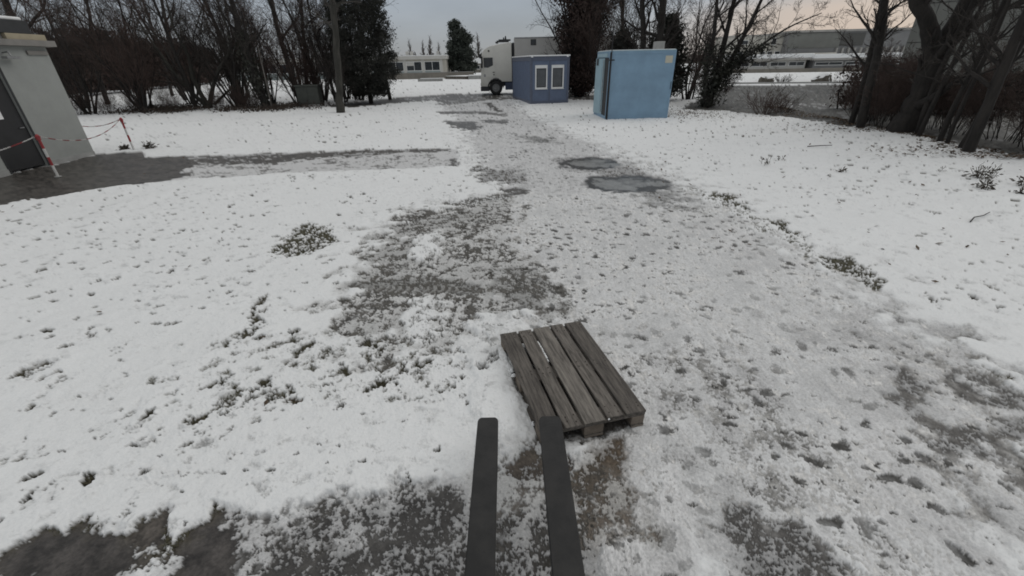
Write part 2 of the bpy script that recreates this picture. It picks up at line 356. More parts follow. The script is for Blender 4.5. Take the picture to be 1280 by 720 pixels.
REGIONS = [
    ([(-5.139, 34.223), (-3.253, 24.684), (-1.93, 18.157), (-1.188, 13.539), (-0.759, 11.17), (-0.09, 8.942), (-0.574, 7.913), (-1.402, 7.374), (-1.922, 7.136), (-1.915, 5.931), (-1.776, 5.072), (-0.687, 3.899), (-0.006, 3.71), (0.336, 2.969), (0.362, 2.304), (0.482, 1.819), (0.573, 1.451), (0.501, 1.06), (3.169, 1.011), (4.156, 1.913), (4.097, 2.635), (3.84, 3.058), (3.905, 3.877), (4.087, 4.901), (4.114, 6.454), (3.875, 8.369), (3.51, 10.939), (2.648, 14.09), (1.742, 18.064), (0.819, 23.857), (0.28, 32.74)], 0.45, 0.8, (0.45, 0.35, 0.2), (0.45, 0.445, 0.435), (0.79, 0.795, 0.795), 0.012, 0.6, 'track'),
    ([(-3.946, 28.688), (-1.799, 18.137), (-1.089, 13.527), (-0.63, 11.061), (-0.056, 8.939), (1.313, 8.331), (2.865, 10.015), (2.596, 13.796), (1.742, 18.064), (0.611, 23.899), (0.253, 30.027)], 0.25, 0.93, (0.2, 0.4, 0.4), (0.4, 0.4, 0.395), (0.7, 0.7, 0.7), 0.01, 0.45, 'track'),
    ([(-1.963, 7.319), (-0.926, 7.63), (0.039, 8.312), (0.161, 6.913), (-0.103, 5.828), (0.419, 4.962), (0.49, 3.738), (0.079, 3.818), (-0.331, 3.646), (-0.413, 3.16), (-0.709, 2.948), (-0.882, 3.127), (-1.2, 3.237), (-1.823, 3.31), (-1.937, 3.709), (-1.929, 4.573), (-2.082, 5.573)], 0.24, 0.6, (0.4, 0.4, 0.2), (0.075, 0.071, 0.064), (0.7, 0.7, 0.69), 0.018, 0.8, 'track'),
    ([(-1.922, 7.136), (-1.113, 7.354), (-0.397, 7.305), (-0.485, 6.362), (-1.251, 6.409), (-1.65, 5.916), (-1.246, 5.045), (-1.678, 4.713), (-2.031, 5.4)], 0.18, 0.52, (0.4, 0.4, 0.2), (0.075, 0.071, 0.064), (0.6, 0.6, 0.59), 0.016, 0.8, 'track'),
    ([(0.008, 5.108), (0.489, 4.611), (0.494, 3.769), (0.08, 3.851), (-0.228, 4.236)], 0.12, 0.46, (0.45, 0.4, 0.15), (0.075, 0.071, 0.064), (0.46, 0.46, 0.45), 0.014, 0.8, 'track'),
    ([(-1.529, 5.909), (-1.072, 6.218), (-0.87, 5.566), (-1.105, 5.139), (-1.395, 5.367)], 0.16, 0.95, (0.45, 0.45, 0.1), (0.075, 0.071, 0.064), (0.8, 0.81, 0.81), 0.045, 0.8, 'grass'),
    ([(-1.231, 4.041), (-0.866, 4.245), (-0.65, 3.736), (-0.699, 3.27), (-1.041, 3.361)], 0.1, 0.82, (0.5, 0.4, 0.1), (0.075, 0.071, 0.064), (0.8, 0.81, 0.81), 0.04, 0.8, 'grass'),
    ([(-0.335, 3.708), (-0.005, 3.855), (0.186, 3.596), (-0.055, 3.406), (0.044, 2.481), (-0.023, 2.022), (-0.239, 2.027), (-0.348, 2.777), (-0.419, 3.234)], 0.08, 1.15, (0.4, 0.4, 0.2), (0.075, 0.071, 0.064), (0.8, 0.81, 0.81), 0.06, 0.8, ''),
    ([(-1.943, 4.616), (-1.179, 4.69), (-0.382, 4.544), (-0.366, 4.261), (-1.111, 4.333), (-1.862, 4.366)], 0.05, 0.4, (0.6, 0.4, 0), (0.075, 0.071, 0.064), (0.42, 0.42, 0.41), 0.012, 0.8, 'track'),
    ([(3.35, 3.162), (3.909, 3.056), (4.17, 2.584), (3.662, 1.477), (2.858, 1.402), (2.862, 1.79), (2.983, 2.31)], 0.4, 0.33, (0.5, 0.35, 0.15), (0.085, 0.081, 0.076), (0.47, 0.47, 0.47), 0.014, 0.7, 'track'),
    ([(1.27, 3.053), (1.884, 3.152), (1.838, 2.262), (1.795, 1.729), (1.522, 1.68), (1.318, 2.126)], 0.3, 0.66, (0.5, 0.35, 0.15), (0.16, 0.157, 0.15), (0.66, 0.66, 0.66), 0.014, 0.7, 'track'),
    ([(3.026, 3.829), (3.759, 3.487), (3.723, 2.855), (3.095, 2.667), (2.881, 3.117)], 0.3, 0.8, (0.5, 0.4, 0.1), (0.45, 0.445, 0.435), (0.64, 0.64, 0.64), 0.012, 0.7, 'track'),
    ([(1.079, 1.565), (1.327, 1.579), (1.514, 1.422), (1.651, 1.18), (1.603, 1.007), (1.179, 1.048), (1.172, 1.308), (1.083, 1.413)], 0.07, 0.42, (0.6, 0.35, 0.05), (0.06, 0.057, 0.054), (0.48, 0.48, 0.48), 0.012, 0.6, 'track'),
    ([(0.645, 1.757), (1.039, 1.817), (1.03, 1.536), (1.07, 1.269), (1.087, 1.016), (0.53, 1.027)], 0.15, 1.0, (0.4, 0.4, 0.2), (0.45, 0.445, 0.435), (0.78, 0.78, 0.78), 0.03, 0.75, 'track'),
    ([(2.587, 2.683), (2.957, 2.574), (2.613, 1.709), (2.358, 1.166), (2.005, 1.173), (2.311, 1.961)], 0.2, 0.93, (0.45, 0.4, 0.15), (0.45, 0.445, 0.435), (0.74, 0.74, 0.74), 0.02, 0.75, 'track'),
    ([(2.81, 6.739), (3.583, 6.689), (3.522, 4.807), (2.933, 4.837)], 0.25, 0.94, (0.5, 0.4, 0.1), (0.45, 0.445, 0.435), (0.72, 0.72, 0.72), 0.02, 0.75, 'track'),
    ([(3.828, 8.253), (4.158, 8.11), (4.224, 7.172), (3.935, 7.009)], 0.08, 0.3, (0.7, 0.3, 0), (0.055, 0.052, 0.035), (0.8, 0.81, 0.81), 0.03, 0.9, 'grass'),
    ([(3.988, 6.581), (4.423, 6.434), (4.206, 5.709), (3.989, 5.596)], 0.08, 0.3, (0.7, 0.3, 0), (0.055, 0.052, 0.035), (0.8, 0.81, 0.81), 0.03, 0.9, 'grass'),
    ([(4.082, 5.08), (4.386, 5.064), (4.442, 4.761), (4.372, 4.244), (4.021, 4.201), (3.951, 4.557)], 0.08, 0.3, (0.7, 0.3, 0), (0.055, 0.052, 0.035), (0.8, 0.81, 0.81), 0.03, 0.9, 'grass'),
    ([(3.497, 8.649), (3.875, 8.369), (4.173, 5.711), (4.102, 5.079), (3.925, 4.934), (3.9, 5.54), (3.743, 7.348)], 0.1, 0.72, (0.6, 0.4, 0), (0.055, 0.052, 0.035), (0.8, 0.81, 0.81), 0.03, 0.9, 'grass'),
    ([(-13.416, 10.331), (-12.964, 12.273), (-12.973, 13.801), (-11.78, 14.207), (-10.866, 13.194), (-9.248, 13.143), (-7.041, 13.537), (-1.837, 13.615), (-1.558, 13.311), (-1.302, 11.031), (-2.761, 10.892), (-5.5, 10.701), (-7.625, 10.306), (-8.56, 9.777), (-9.287, 9.35), (-10.153, 8.336), (-10.253, 7.595)], 0.05, 0.84, (0.2, 0.4, 0.4), (0.066, 0.06, 0.054), (0.6, 0.6, 0.6), 0.008, 0.45, 'path'),
    ([(-13.416, 10.331), (-12.964, 12.273), (-12.973, 13.801), (-11.721, 14.063), (-10.866, 13.194), (-9.471, 13.045), (-8.619, 12.16), (-8.535, 11.069), (-7.788, 10.736), (-8.204, 10.044), (-9.287, 9.35), (-10.153, 8.336), (-10.253, 7.595)], 0.07, -0.2, (0.2, 0.4, 0.4), (0.066, 0.06, 0.054), (0.5, 0.5, 0.5), 0.004, 0.38, 'path'),
    ([(-9.506, 13.171), (-7.041, 13.537), (-4.109, 13.605), (-3.925, 12.934), (-5.453, 12.617), (-6.683, 11.86), (-8.546, 12.046)], 0.12, 0.25, (0.1, 0.5, 0.4), (0.066, 0.06, 0.054), (0.45, 0.45, 0.45), 0.006, 0.4, 'path'),
    ([(-4.878, 13.694), (-1.837, 13.615), (-1.788, 13.205), (-4.701, 13.146)], 0.06, 0.15, (0.2, 0.5, 0.3), (0.066, 0.06, 0.054), (0.5, 0.5, 0.5), 0.006, 0.5, 'path'),
    ([(-1.623, 12.208), (-1.442, 12.189), (-1.302, 11.031), (-1.571, 11.057)], 0.06, 0.2, (0.2, 0.5, 0.3), (0.066, 0.06, 0.054), (0.5, 0.5, 0.5), 0.006, 0.5, 'path'),
    ([(-0.945, 10.902), (-0.506, 11.049), (-0.596, 10.335), (-0.867, 10.36)], 0.06, 0.4, (0.5, 0.5, 0), (0.075, 0.071, 0.064), (0.8, 0.81, 0.81), 0.02, 0.8, 'track'),
    ([(-0.82, 10.528), (0.264, 10.785), (0.394, 9.173), (-0.658, 9.403)], 0.2, 0.62, (0.6, 0.3, 0.1), (0.075, 0.071, 0.064), (0.48, 0.48, 0.48), 0.012, 0.7, 'track'),
    ([(-0.157, 8.817), (0.298, 8.91), (0.361, 8.405), (-0.087, 8.094)], 0.08, 0.15, (0.4, 0.5, 0.1), (0.06, 0.055, 0.05), (0.4, 0.4, 0.4), 0.008, 0.5, 'track'),
    ([(-1.205, 7.854), (-0.088, 8.44), (0.037, 8.085), (-0.99, 7.536)], 0.06, 0.45, (0.6, 0.4, 0), (0.075, 0.071, 0.064), (0.8, 0.81, 0.81), 0.02, 0.8, 'track'),
    ([(-12.206, 30.613), (-10.94, 34.266), (-5.22, 40.622), (0.339, 38.827), (7.653, 35.521), (6.701, 30.983), (0.28, 32.74), (-4.406, 34.023), (-7.471, 31.971), (-9.807, 28.936)], 0.25, 0.25, (0.1, 0.4, 0.5), (0.066, 0.06, 0.054), (0.5, 0.5, 0.5), 0.008, 0.45, 'road'),
    ([(-11.514, 31.672), (-8.418, 37.66), (-7.189, 33.282), (-9.999, 29.529)], 0.25, 0.0, (0.1, 0.4, 0.5), (0.04, 0.035, 0.03), (0.5, 0.5, 0.5), 0.008, 0.6, 'road'),
    ([(-5.324, 34.274), (-2.159, 35.827), (-1.321, 33.178), (-4.152, 28.736)], 0.2, 0.3, (0.1, 0.4, 0.5), (0.066, 0.06, 0.054), (0.5, 0.5, 0.5), 0.008, 0.45, 'track'),
    ([(-3.986, 25.26), (-1.555, 25.192), (-0.018, 23.237), (-0.136, 22.163), (-1.46, 23.521), (-3.666, 23.955)], 0.12, 0.25, (0.1, 0.4, 0.5), (0.066, 0.06, 0.054), (0.5, 0.5, 0.5), 0.008, 0.45, 'track'),
    ([(-2.988, 21.036), (-1.577, 20.488), (-1.11, 18.513), (-1.468, 17.187), (-2.315, 18.703)], 0.15, 0.12, (0.1, 0.4, 0.5), (0.06, 0.058, 0.055), (0.45, 0.45, 0.45), 0.008, 0.45, 'track'),
    ([(-1.245, 21.041), (0.015, 20.818), (-0.058, 19.378), (-1.039, 19.818)], 0.12, 0.25, (0.1, 0.4, 0.5), (0.07, 0.068, 0.065), (0.45, 0.45, 0.45), 0.008, 0.45, 'track'),
    ([(-1.645, 30.504), (-1.165, 30.384), (-0.32, 24.933), (-0.566, 24.138)], 0.1, 0.1, (0.1, 0.4, 0.5), (0.04, 0.035, 0.03), (0.45, 0.45, 0.45), 0.008, 0.6, 'track'),
    ([(0.29, 16.123), (1.233, 15.616), (1.641, 14.217), (0.746, 14.33)], 0.2, 0.5, (0.2, 0.5, 0.3), (0.16, 0.16, 0.155), (0.42, 0.42, 0.42), 0.008, 0.5, 'track'),
    ([(1.169, 11.911), (2.498, 11.993), (3.043, 10.7), (3.409, 8.406), (2.706, 9.404), (1.595, 10.302)], 0.18, 0.66, (0.5, 0.4, 0.1), (0.1, 0.095, 0.09), (0.52, 0.52, 0.52), 0.01, 0.6, 'track'),
    ([(2.279, 8.374), (3.29, 8.295), (3.201, 7.059), (2.72, 7.277)], 0.25, 0.66, (0.5, 0.4, 0.1), (0.12, 0.12, 0.115), (0.45, 0.45, 0.45), 0.01, 0.6, 'track'),
    ([(-3.39, 5.702), (-3.605, 6.552), (-3.406, 6.852), (-3.023, 6.554), (-2.56, 5.967), (-2.707, 5.725), (-2.821, 5.441), (-3.079, 5.4)], 0.08, 0.38, (0.6, 0.4, 0), (0.055, 0.052, 0.035), (0.8, 0.81, 0.81), 0.03, 0.9, 'grass'),
    ([(-2.451, 2.426), (-2.396, 2.483), (-2.279, 2.463), (-2.252, 2.379), (-2.38, 2.318), (-2.474, 2.353)], 0.04, 0.12, (0.4, 0.5, 0.1), (0.07, 0.06, 0.04), (0.8, 0.81, 0.81), 0.03, 0.9, 'grass'),
    ([(-1.902, 2.612), (-1.672, 2.568), (-1.642, 2.496), (-1.822, 2.51)], 0.03, 0.1, (0.4, 0.5, 0.1), (0.09, 0.055, 0.03), (0.8, 0.81, 0.81), 0.03, 0.9, 'grass'),
    ([(-2.879, 3.078), (-2.348, 3.303), (-1.661, 3.279), (-0.859, 3.01), (-0.364, 2.993), (-0.374, 2.678), (-1.037, 2.604), (-1.724, 2.721), (-2.153, 2.547), (-2.43, 2.304)], 0.25, 0.87, (0.35, 0.65, 0), (0.055, 0.052, 0.035), (0.8, 0.81, 0.81), 0.04, 0.9, ''),
    ([(-3.023, 1.271), (-2.806, 1.381), (-2.613, 1.451), (-2.477, 1.498), (-2.332, 1.477), (-2.208, 1.403), (-2.151, 1.376), (-1.922, 1.388), (-1.863, 1.449), (-1.861, 1.527), (-1.713, 1.587), (-1.51, 1.603), (-1.298, 1.358), (-1.178, 0.994), (-2.801, 1.022)], 0.11, -0.1, (0.35, 0.45, 0.2), (0.05, 0.045, 0.042), (0.5, 0.5, 0.5), 0.004, 0.5, 'path'),
    ([(-2.179, 1.411), (-2.168, 1.558), (-2.117, 1.668), (-2.01, 1.666), (-1.954, 1.529), (-1.94, 1.432), (-2.092, 1.4)], 0.05, -0.1, (0.3, 0.5, 0.2), (0.075, 0.066, 0.058), (0.5, 0.5, 0.5), 0.004, 0.6, 'path'),
    ([(-2.239, 1.43), (-2.17, 1.455), (-2.151, 1.376), (-1.922, 1.388), (-1.826, 1.369), (-1.987, 1.331)], 0.04, 0.35, (0.4, 0.5, 0.1), (0.06, 0.055, 0.05), (0.8, 0.81, 0.81), 0.02, 0.6, 'path'),
    ([(-1.419, 1.542), (-1.089, 1.676), (-0.629, 1.799), (-0.23, 1.867), (0.274, 1.766), (0.531, 1.363), (0.477, 0.964), (-1.234, 0.995)], 0.1, 0.93, (0.6, 0.3, 0.1), (0.09, 0.087, 0.082), (0.53, 0.53, 0.53), 0.01, 0.5, 'path'),
    ([(-0.213, 1.564), (0.25, 1.553), (0.522, 1.321), (0.477, 0.964), (-0.216, 0.977)], 0.12, 0.58, (0.6, 0.3, 0.1), (0.055, 0.052, 0.048), (0.42, 0.42, 0.42), 0.008, 0.5, 'path'),
    ([(-1.68, 1.572), (-1.454, 1.632), (-1.099, 1.703), (-0.672, 1.812), (-0.613, 1.764), (-0.961, 1.581), (-1.06, 1.353), (-0.973, 0.99), (-1.402, 0.997), (-1.556, 1.322)], 0.08, 0.8, (0.5, 0.4, 0.1), (0.06, 0.057, 0.052), (0.5, 0.5, 0.5), 0.01, 0.5, 'oval'),
    ([(-1.219, 1.236), (-1.089, 1.487), (-0.84, 1.649), (-0.287, 1.616), (-0.216, 0.977), (-1.141, 0.993)], 0.16, 0.27, (0.6, 0.3, 0.1), (0.038, 0.036, 0.034), (0.34, 0.34, 0.34), 0.007, 0.45, 'path'),
    ([(-0.234, 1.929), (0.166, 2.017), (0.224, 1.767), (0.2, 1.506), (-0.166, 1.563)], 0.12, 0.8, (0.4, 0.4, 0.2), (0.09, 0.08, 0.07), (0.58, 0.58, 0.57), 0.015, 0.6, 'path'),
    ([(-0.023, 1.956), (0.246, 2.001), (0.249, 1.766), (0.024, 1.743)], 0.07, 0.15, (0.5, 0.4, 0.1), (0.085, 0.072, 0.06), (0.45, 0.45, 0.45), 0.012, 0.7, 'path'),
    ([(0.328, 2.012), (0.652, 2.144), (0.81, 2.0), (0.719, 1.755), (0.532, 1.572), (0.326, 1.602)], 0.08, 0.28, (0.45, 0.5, 0.05), (0.075, 0.058, 0.042), (0.4, 0.38, 0.36), 0.012, 0.65, 'track'),
    ([(0.373, 1.763), (0.67, 1.756), (0.697, 1.495), (0.479, 1.322), (0.338, 1.367)], 0.12, 0.55, (0.45, 0.5, 0.05), (0.1, 0.085, 0.07), (0.45, 0.44, 0.42), 0.012, 0.6, 'track'),
    ([(8.955, 23.823), (20.644, 44.637), (30.062, 41.22), (32.323, 38.771), (31.795, 27.922), (28.13, 18.313), (13.216, 7.975), (12.751, 10.676), (12.875, 12.135), (13.945, 15.721), (12.58, 16.582), (12.094, 19.556), (10.525, 22.658)], 0.15, 0.1, (0.1, 0.3, 0.6), (0.085, 0.084, 0.078), (0.3, 0.3, 0.3), 0.008, 0.7, 'road'),
    ([(13.934, 27.15), (18.186, 24.482), (17.061, 22.897), (14.813, 23.85)], 0.3, 0.4, (0.1, 0.3, 0.6), (0.085, 0.085, 0.08), (0.36, 0.36, 0.36), 0.008, 0.7, 'road'),
    ([(-0.08, 3.15), (0.6, 3.33), (0.88, 2.22), (0.24, 2.06)], 0.04, 0.1, (0.5, 0.4, 0.1), (0.05, 0.045, 0.04), (0.3, 0.3, 0.3), 0.005, 0.8, 'track'),
]
CLUMPS = [((-2.811, 4.216), (-2.769, 3.773), 0.046, 0.3), ((-2.735, 3.771), (-2.58, 3.286), 0.051, 0.2), ((-2.433, 2.865), (-2.454, 2.647), 0.049, 0.15), ((-2.042, 2.832), (-2.102, 2.713), 0.041, 0.25), ((-1.088, 2.801), (-1.128, 2.702), 0.081, 0.3), ((-1.456, 2.897), (-1.359, 2.81), 0.049, 0.3), ((-1.415, 3.335), (-1.275, 3.24), 0.061, 0.3), ((-0.93, 2.848), (-0.779, 2.951), 0.034, 0.3), ((-2.05, 2.589), (-2.223, 2.504), 0.077, 0.45), ((-4.229, 3.066), (-4.206, 2.901), 0.044, 0.25), ((-2.279, 2.08), (-2.236, 2.185), 0.028, 0.4), ((-3.396, 2.042), (-3.427, 2.01), 0.034, 0.3), ((-2.383, 1.664), (-2.389, 1.612), 0.029, 0.3), ((-1.69, 3.155), (-1.851, 3.02), 0.052, 0.5), ((-2.08, 3.294), (-1.949, 3.164), 0.046, 0.4), ((-1.9, 3.949), (-1.646, 3.698), 0.052, 0.4), ((-0.208, 2.954), (-0.206, 2.877), 0.028, 0.0), ((-1.848, 2.564), (-1.683, 2.506), 0.045, 0.1), ((-0.012, 3.097), (-0.014, 2.925), 0.029, 0.6), ((5.336, 4.161), (5.348, 4.084), 0.034, 0.2), ((4.47, 3.94), (4.446, 3.77), 0.033, 0.4), ((-2.401, 1.515), (-2.374, 1.538), 0.023, 0.4), ((-3.622, 2.712), (-3.64, 2.591), 0.027, 0.5), ((-2.85, 1.776), (-2.837, 1.795), 0.008, 0.2742322954787255), ((-2.402, 3.405), (-2.331, 3.486), 0.018, 0.3484948081667533), ((-3.05, 1.927), (-3.031, 1.937), 0.008, 0.28003023830095936), ((-2.65, 1.894), (-2.61, 1.909), 0.01, 0.49748071912132036), ((-3.529, 2.177), (-3.511, 2.215), 0.012, 0.4073901714817917), ((-2.792, 2.273), (-2.737, 2.342), 0.01, 0.21931204916473296), ((-2.173, 2.726), (-2.151, 2.773), 0.017, 0.41868243795119153), ((-2.553, 3.143), (-2.523, 3.217), 0.013, 0.42928858980829687), ((-3.374, 2.087), (-3.36, 2.158), 0.017, 0.35108642121550226), ((-4.17, 3.119), (-4.141, 3.185), 0.012, 0.47096618903440685), ((-2.714, 2.197), (-2.684, 2.214), 0.009, 0.30296938319457617), ((-3.509, 2.574), (-3.496, 2.63), 0.02, 0.25257529688799546), ((-3.75, 3.183), (-3.744, 3.307), 0.014, 0.4299424219742614), ((-4.3, 3.538), (-4.243, 3.622), 0.015, 0.3306821895505472), ((-3.593, 2.584), (-3.559, 2.625), 0.016, 0.28662328954825705), ((-4.522, 3.225), (-4.511, 3.257), 0.016, 0.4423099464248015), ((-2.71, 2.186), (-2.622, 2.217), 0.009, 0.24211721123932156), ((-3.077, 2.357), (-3.02, 2.404), 0.019, 0.2008820548188235), ((-2.761, 3.31), (-2.652, 3.357), 0.024, 0.4278133708428786), ((-1.996, 2.569), (-1.974, 2.611), 0.014, 0.2250064407299298), ((-2.8, 2.571), (-2.746, 2.598), 0.011, 0.37422094804263406), ((-3.72, 3.315), (-3.7, 3.395), 0.021, 0.3413894375350921), ((-3.389, 2.746), (-3.357, 2.768), 0.015, 0.2324549128365865), ((-2.344, 2.257), (-2.277, 2.278), 0.013, 0.32972603260251687), ((-3.031, 1.738), (-2.99, 1.777), 0.014, 0.26020289771600613), ((-3.408, 2.381), (-3.373, 2.448), 0.009, 0.3839506424139798), ((-1.996, 2.264), (-1.94, 2.365), 0.011, 0.28892580810104623), ((-2.369, 1.84), (-2.347, 1.879), 0.015, 0.3548822491664537), ((-2.269, 1.884), (-2.207, 1.917), 0.015, 0.2587223205384871), ((-2.648, 1.816), (-2.588, 1.851), 0.01, 0.3839100317287608), ((-2.165, 2.335), (-2.101, 2.42), 0.017, 0.3814811354543255), ((-3.336, 2.604), (-3.302, 2.654), 0.019, 0.2806537058132454), ((-3.359, 2.02), (-3.336, 2.041), 0.009, 0.44879999568677353), ((-3.732, 2.836), (-3.687, 2.914), 0.014, 0.4665192558590473), ((-3.355, 2.753), (-3.319, 2.869), 0.019, 0.2749696960320266), ((-2.306, 2.472), (-2.232, 2.527), 0.018, 0.4380313451102964), ((-2.966, 2.229), (-2.942, 2.316), 0.018, 0.43587485084708233), ((-3.429, 2.215), (-3.368, 2.241), 0.013, 0.4606136016604659), ((-1.856, 2.001), (-1.836, 2.019), 0.016, 0.395812693385721), ((-4.194, 3.477), (-4.189, 3.644), 0.021, 0.30987491308512405), ((-2.071, 2.131), (-2.015, 2.186), 0.012, 0.288978483700874), ((-3.515, 2.8), (-3.458, 2.83), 0.019, 0.30441399015760073), ((-4.013, 2.863), (-3.985, 2.906), 0.02, 0.2299328346575726), ((-3.823, 2.81), (-3.813, 2.85), 0.012, 0.21526321110988555), ((-2.596, 2.161), (-2.541, 2.22), 0.012, 0.4645703015675807), ((-2.584, 2.657), (-2.552, 2.74), 0.021, 0.479373704827446), ((-3.917, 2.703), (-3.875, 2.731), 0.019, 0.21825408122280432), ((-2.182, 2.519), (-2.123, 2.568), 0.02, 0.3735034168211001), ((-1.872, 2.002), (-1.828, 2.07), 0.013, 0.309964089247221), ((-2.324, 2.608), (-2.293, 2.652), 0.015, 0.23836689182884485), ((-2.368, 2.659), (-2.29, 2.744), 0.02, 0.2867420311426529), ((-3.426, 2.375), (-3.403, 2.457), 0.016, 0.23727966835617786), ((-4.049, 3.533), (-4.049, 3.629), 0.017, 0.4096825905762076), ((-3.335, 3.366), (-3.251, 3.411), 0.014, 0.37397507939010677), ((-2.988, 1.75), (-2.964, 1.78), 0.016, 0.2324121006713451), ((-2.664, 3.922), (-2.605, 4.042), 0.028, 0.30744084441574926), ((-2.012, 2.428), (-1.955, 2.455), 0.012, 0.3095553068288881), ((-3.457, 2.704), (-3.398, 2.767), 0.017, 0.2115743660953013), ((-3.282, 2.072), (-3.222, 2.115), 0.009, 0.2697848234547474), ((-3.44, 2.721), (-3.391, 2.764), 0.018, 0.4357756361873531), ((-0.601, 2.644), (-0.532, 2.64), 0.027, 0.25135349475651586), ((-0.487, 2.878), (-0.412, 2.894), 0.025, 0.2693587120438678), ((-0.974, 2.659), (-0.928, 2.674), 0.02, 0.3145106300750945), ((-1.381, 2.823), (-1.294, 2.811), 0.016, 0.4381319467877959), ((-1.854, 2.644), (-1.768, 2.635), 0.023, 0.2386969095595633), ((-0.467, 3.104), (-0.434, 3.093), 0.027, 0.22414089635568396), ((-1.394, 2.496), (-1.327, 2.529), 0.022, 0.3742086824678619), ((-1.989, 2.633), (-1.955, 2.659), 0.02, 0.4689488596944261), ((-1.945, 2.51), (-1.922, 2.515), 0.02, 0.49520921308246535), ((-0.691, 2.472), (-0.602, 2.482), 0.015, 0.2010704348256331), ((-0.708, 2.494), (-0.636, 2.496), 0.022, 0.37989629892590476), ((-1.584, 2.711), (-1.543, 2.7), 0.014, 0.3208893504759466), ((-0.839, 3.09), (-0.785, 3.115), 0.019, 0.3328102700177733), ((-0.991, 2.93), (-0.955, 2.947), 0.026, 0.21614158368980602), ((-0.566, 2.71), (-0.477, 2.756), 0.021, 0.40050931340956974), ((-1.481, 2.74), (-1.455, 2.741), 0.022, 0.4599615271562093), ((-0.758, 2.525), (-0.678, 2.585), 0.022, 0.3658730909823311), ((-1.302, 3.11), (-1.215, 3.143), 0.018, 0.23397973350940765), ((-1.634, 2.69), (-1.561, 2.682), 0.025, 0.34716360174878447), ((-1.638, 2.918), (-1.521, 2.897), 0.018, 0.3578339337498319), ((-0.483, 2.508), (-0.434, 2.531), 0.014, 0.2851549695228993), ((-0.474, 2.699), (-0.418, 2.716), 0.021, 0.3417802251925365), ((-0.402, 2.468), (-0.369, 2.483), 0.027, 0.36254904523972736), ((-1.199, 2.967), (-1.14, 2.986), 0.025, 0.18989765844575632), ((-0.227, 3.022), (-0.156, 3.012), 0.025, 0.1761184816878421), ((-1.522, 2.967), (-1.476, 2.977), 0.017, 0.32173220819062787)]
PUDDLES = [(2.464, 9.0475, 0.947, 0.705), (2.056, 11.129000000000001, 0.725, 0.729)]
TREAD = [(-1.78, 4.463), (-0.278, 4.335)]

# ------------------------------------------------------------------ the ground
def poly_sd(x, y, poly):
    d = np.full(x.shape, 1e9); inside = np.zeros(x.shape, bool)
    n = len(poly)
    for i in range(n):
        ax, ay = poly[i]; bx, by = poly[(i+1) % n]
        ex, ey = bx-ax, by-ay
        t = np.clip(((x-ax)*ex+(y-ay)*ey)/(ex*ex+ey*ey+1e-12), 0, 1)
        d = np.minimum(d, (x-ax-t*ex)**2+(y-ay-t*ey)**2)
        c = ((ay > y) != (by > y)) & (x < ex*(y-ay)/((by-ay) if by != ay else 1e-12)+ax)
        inside ^= c
    d = np.sqrt(d)
    return np.where(inside, d, -d)

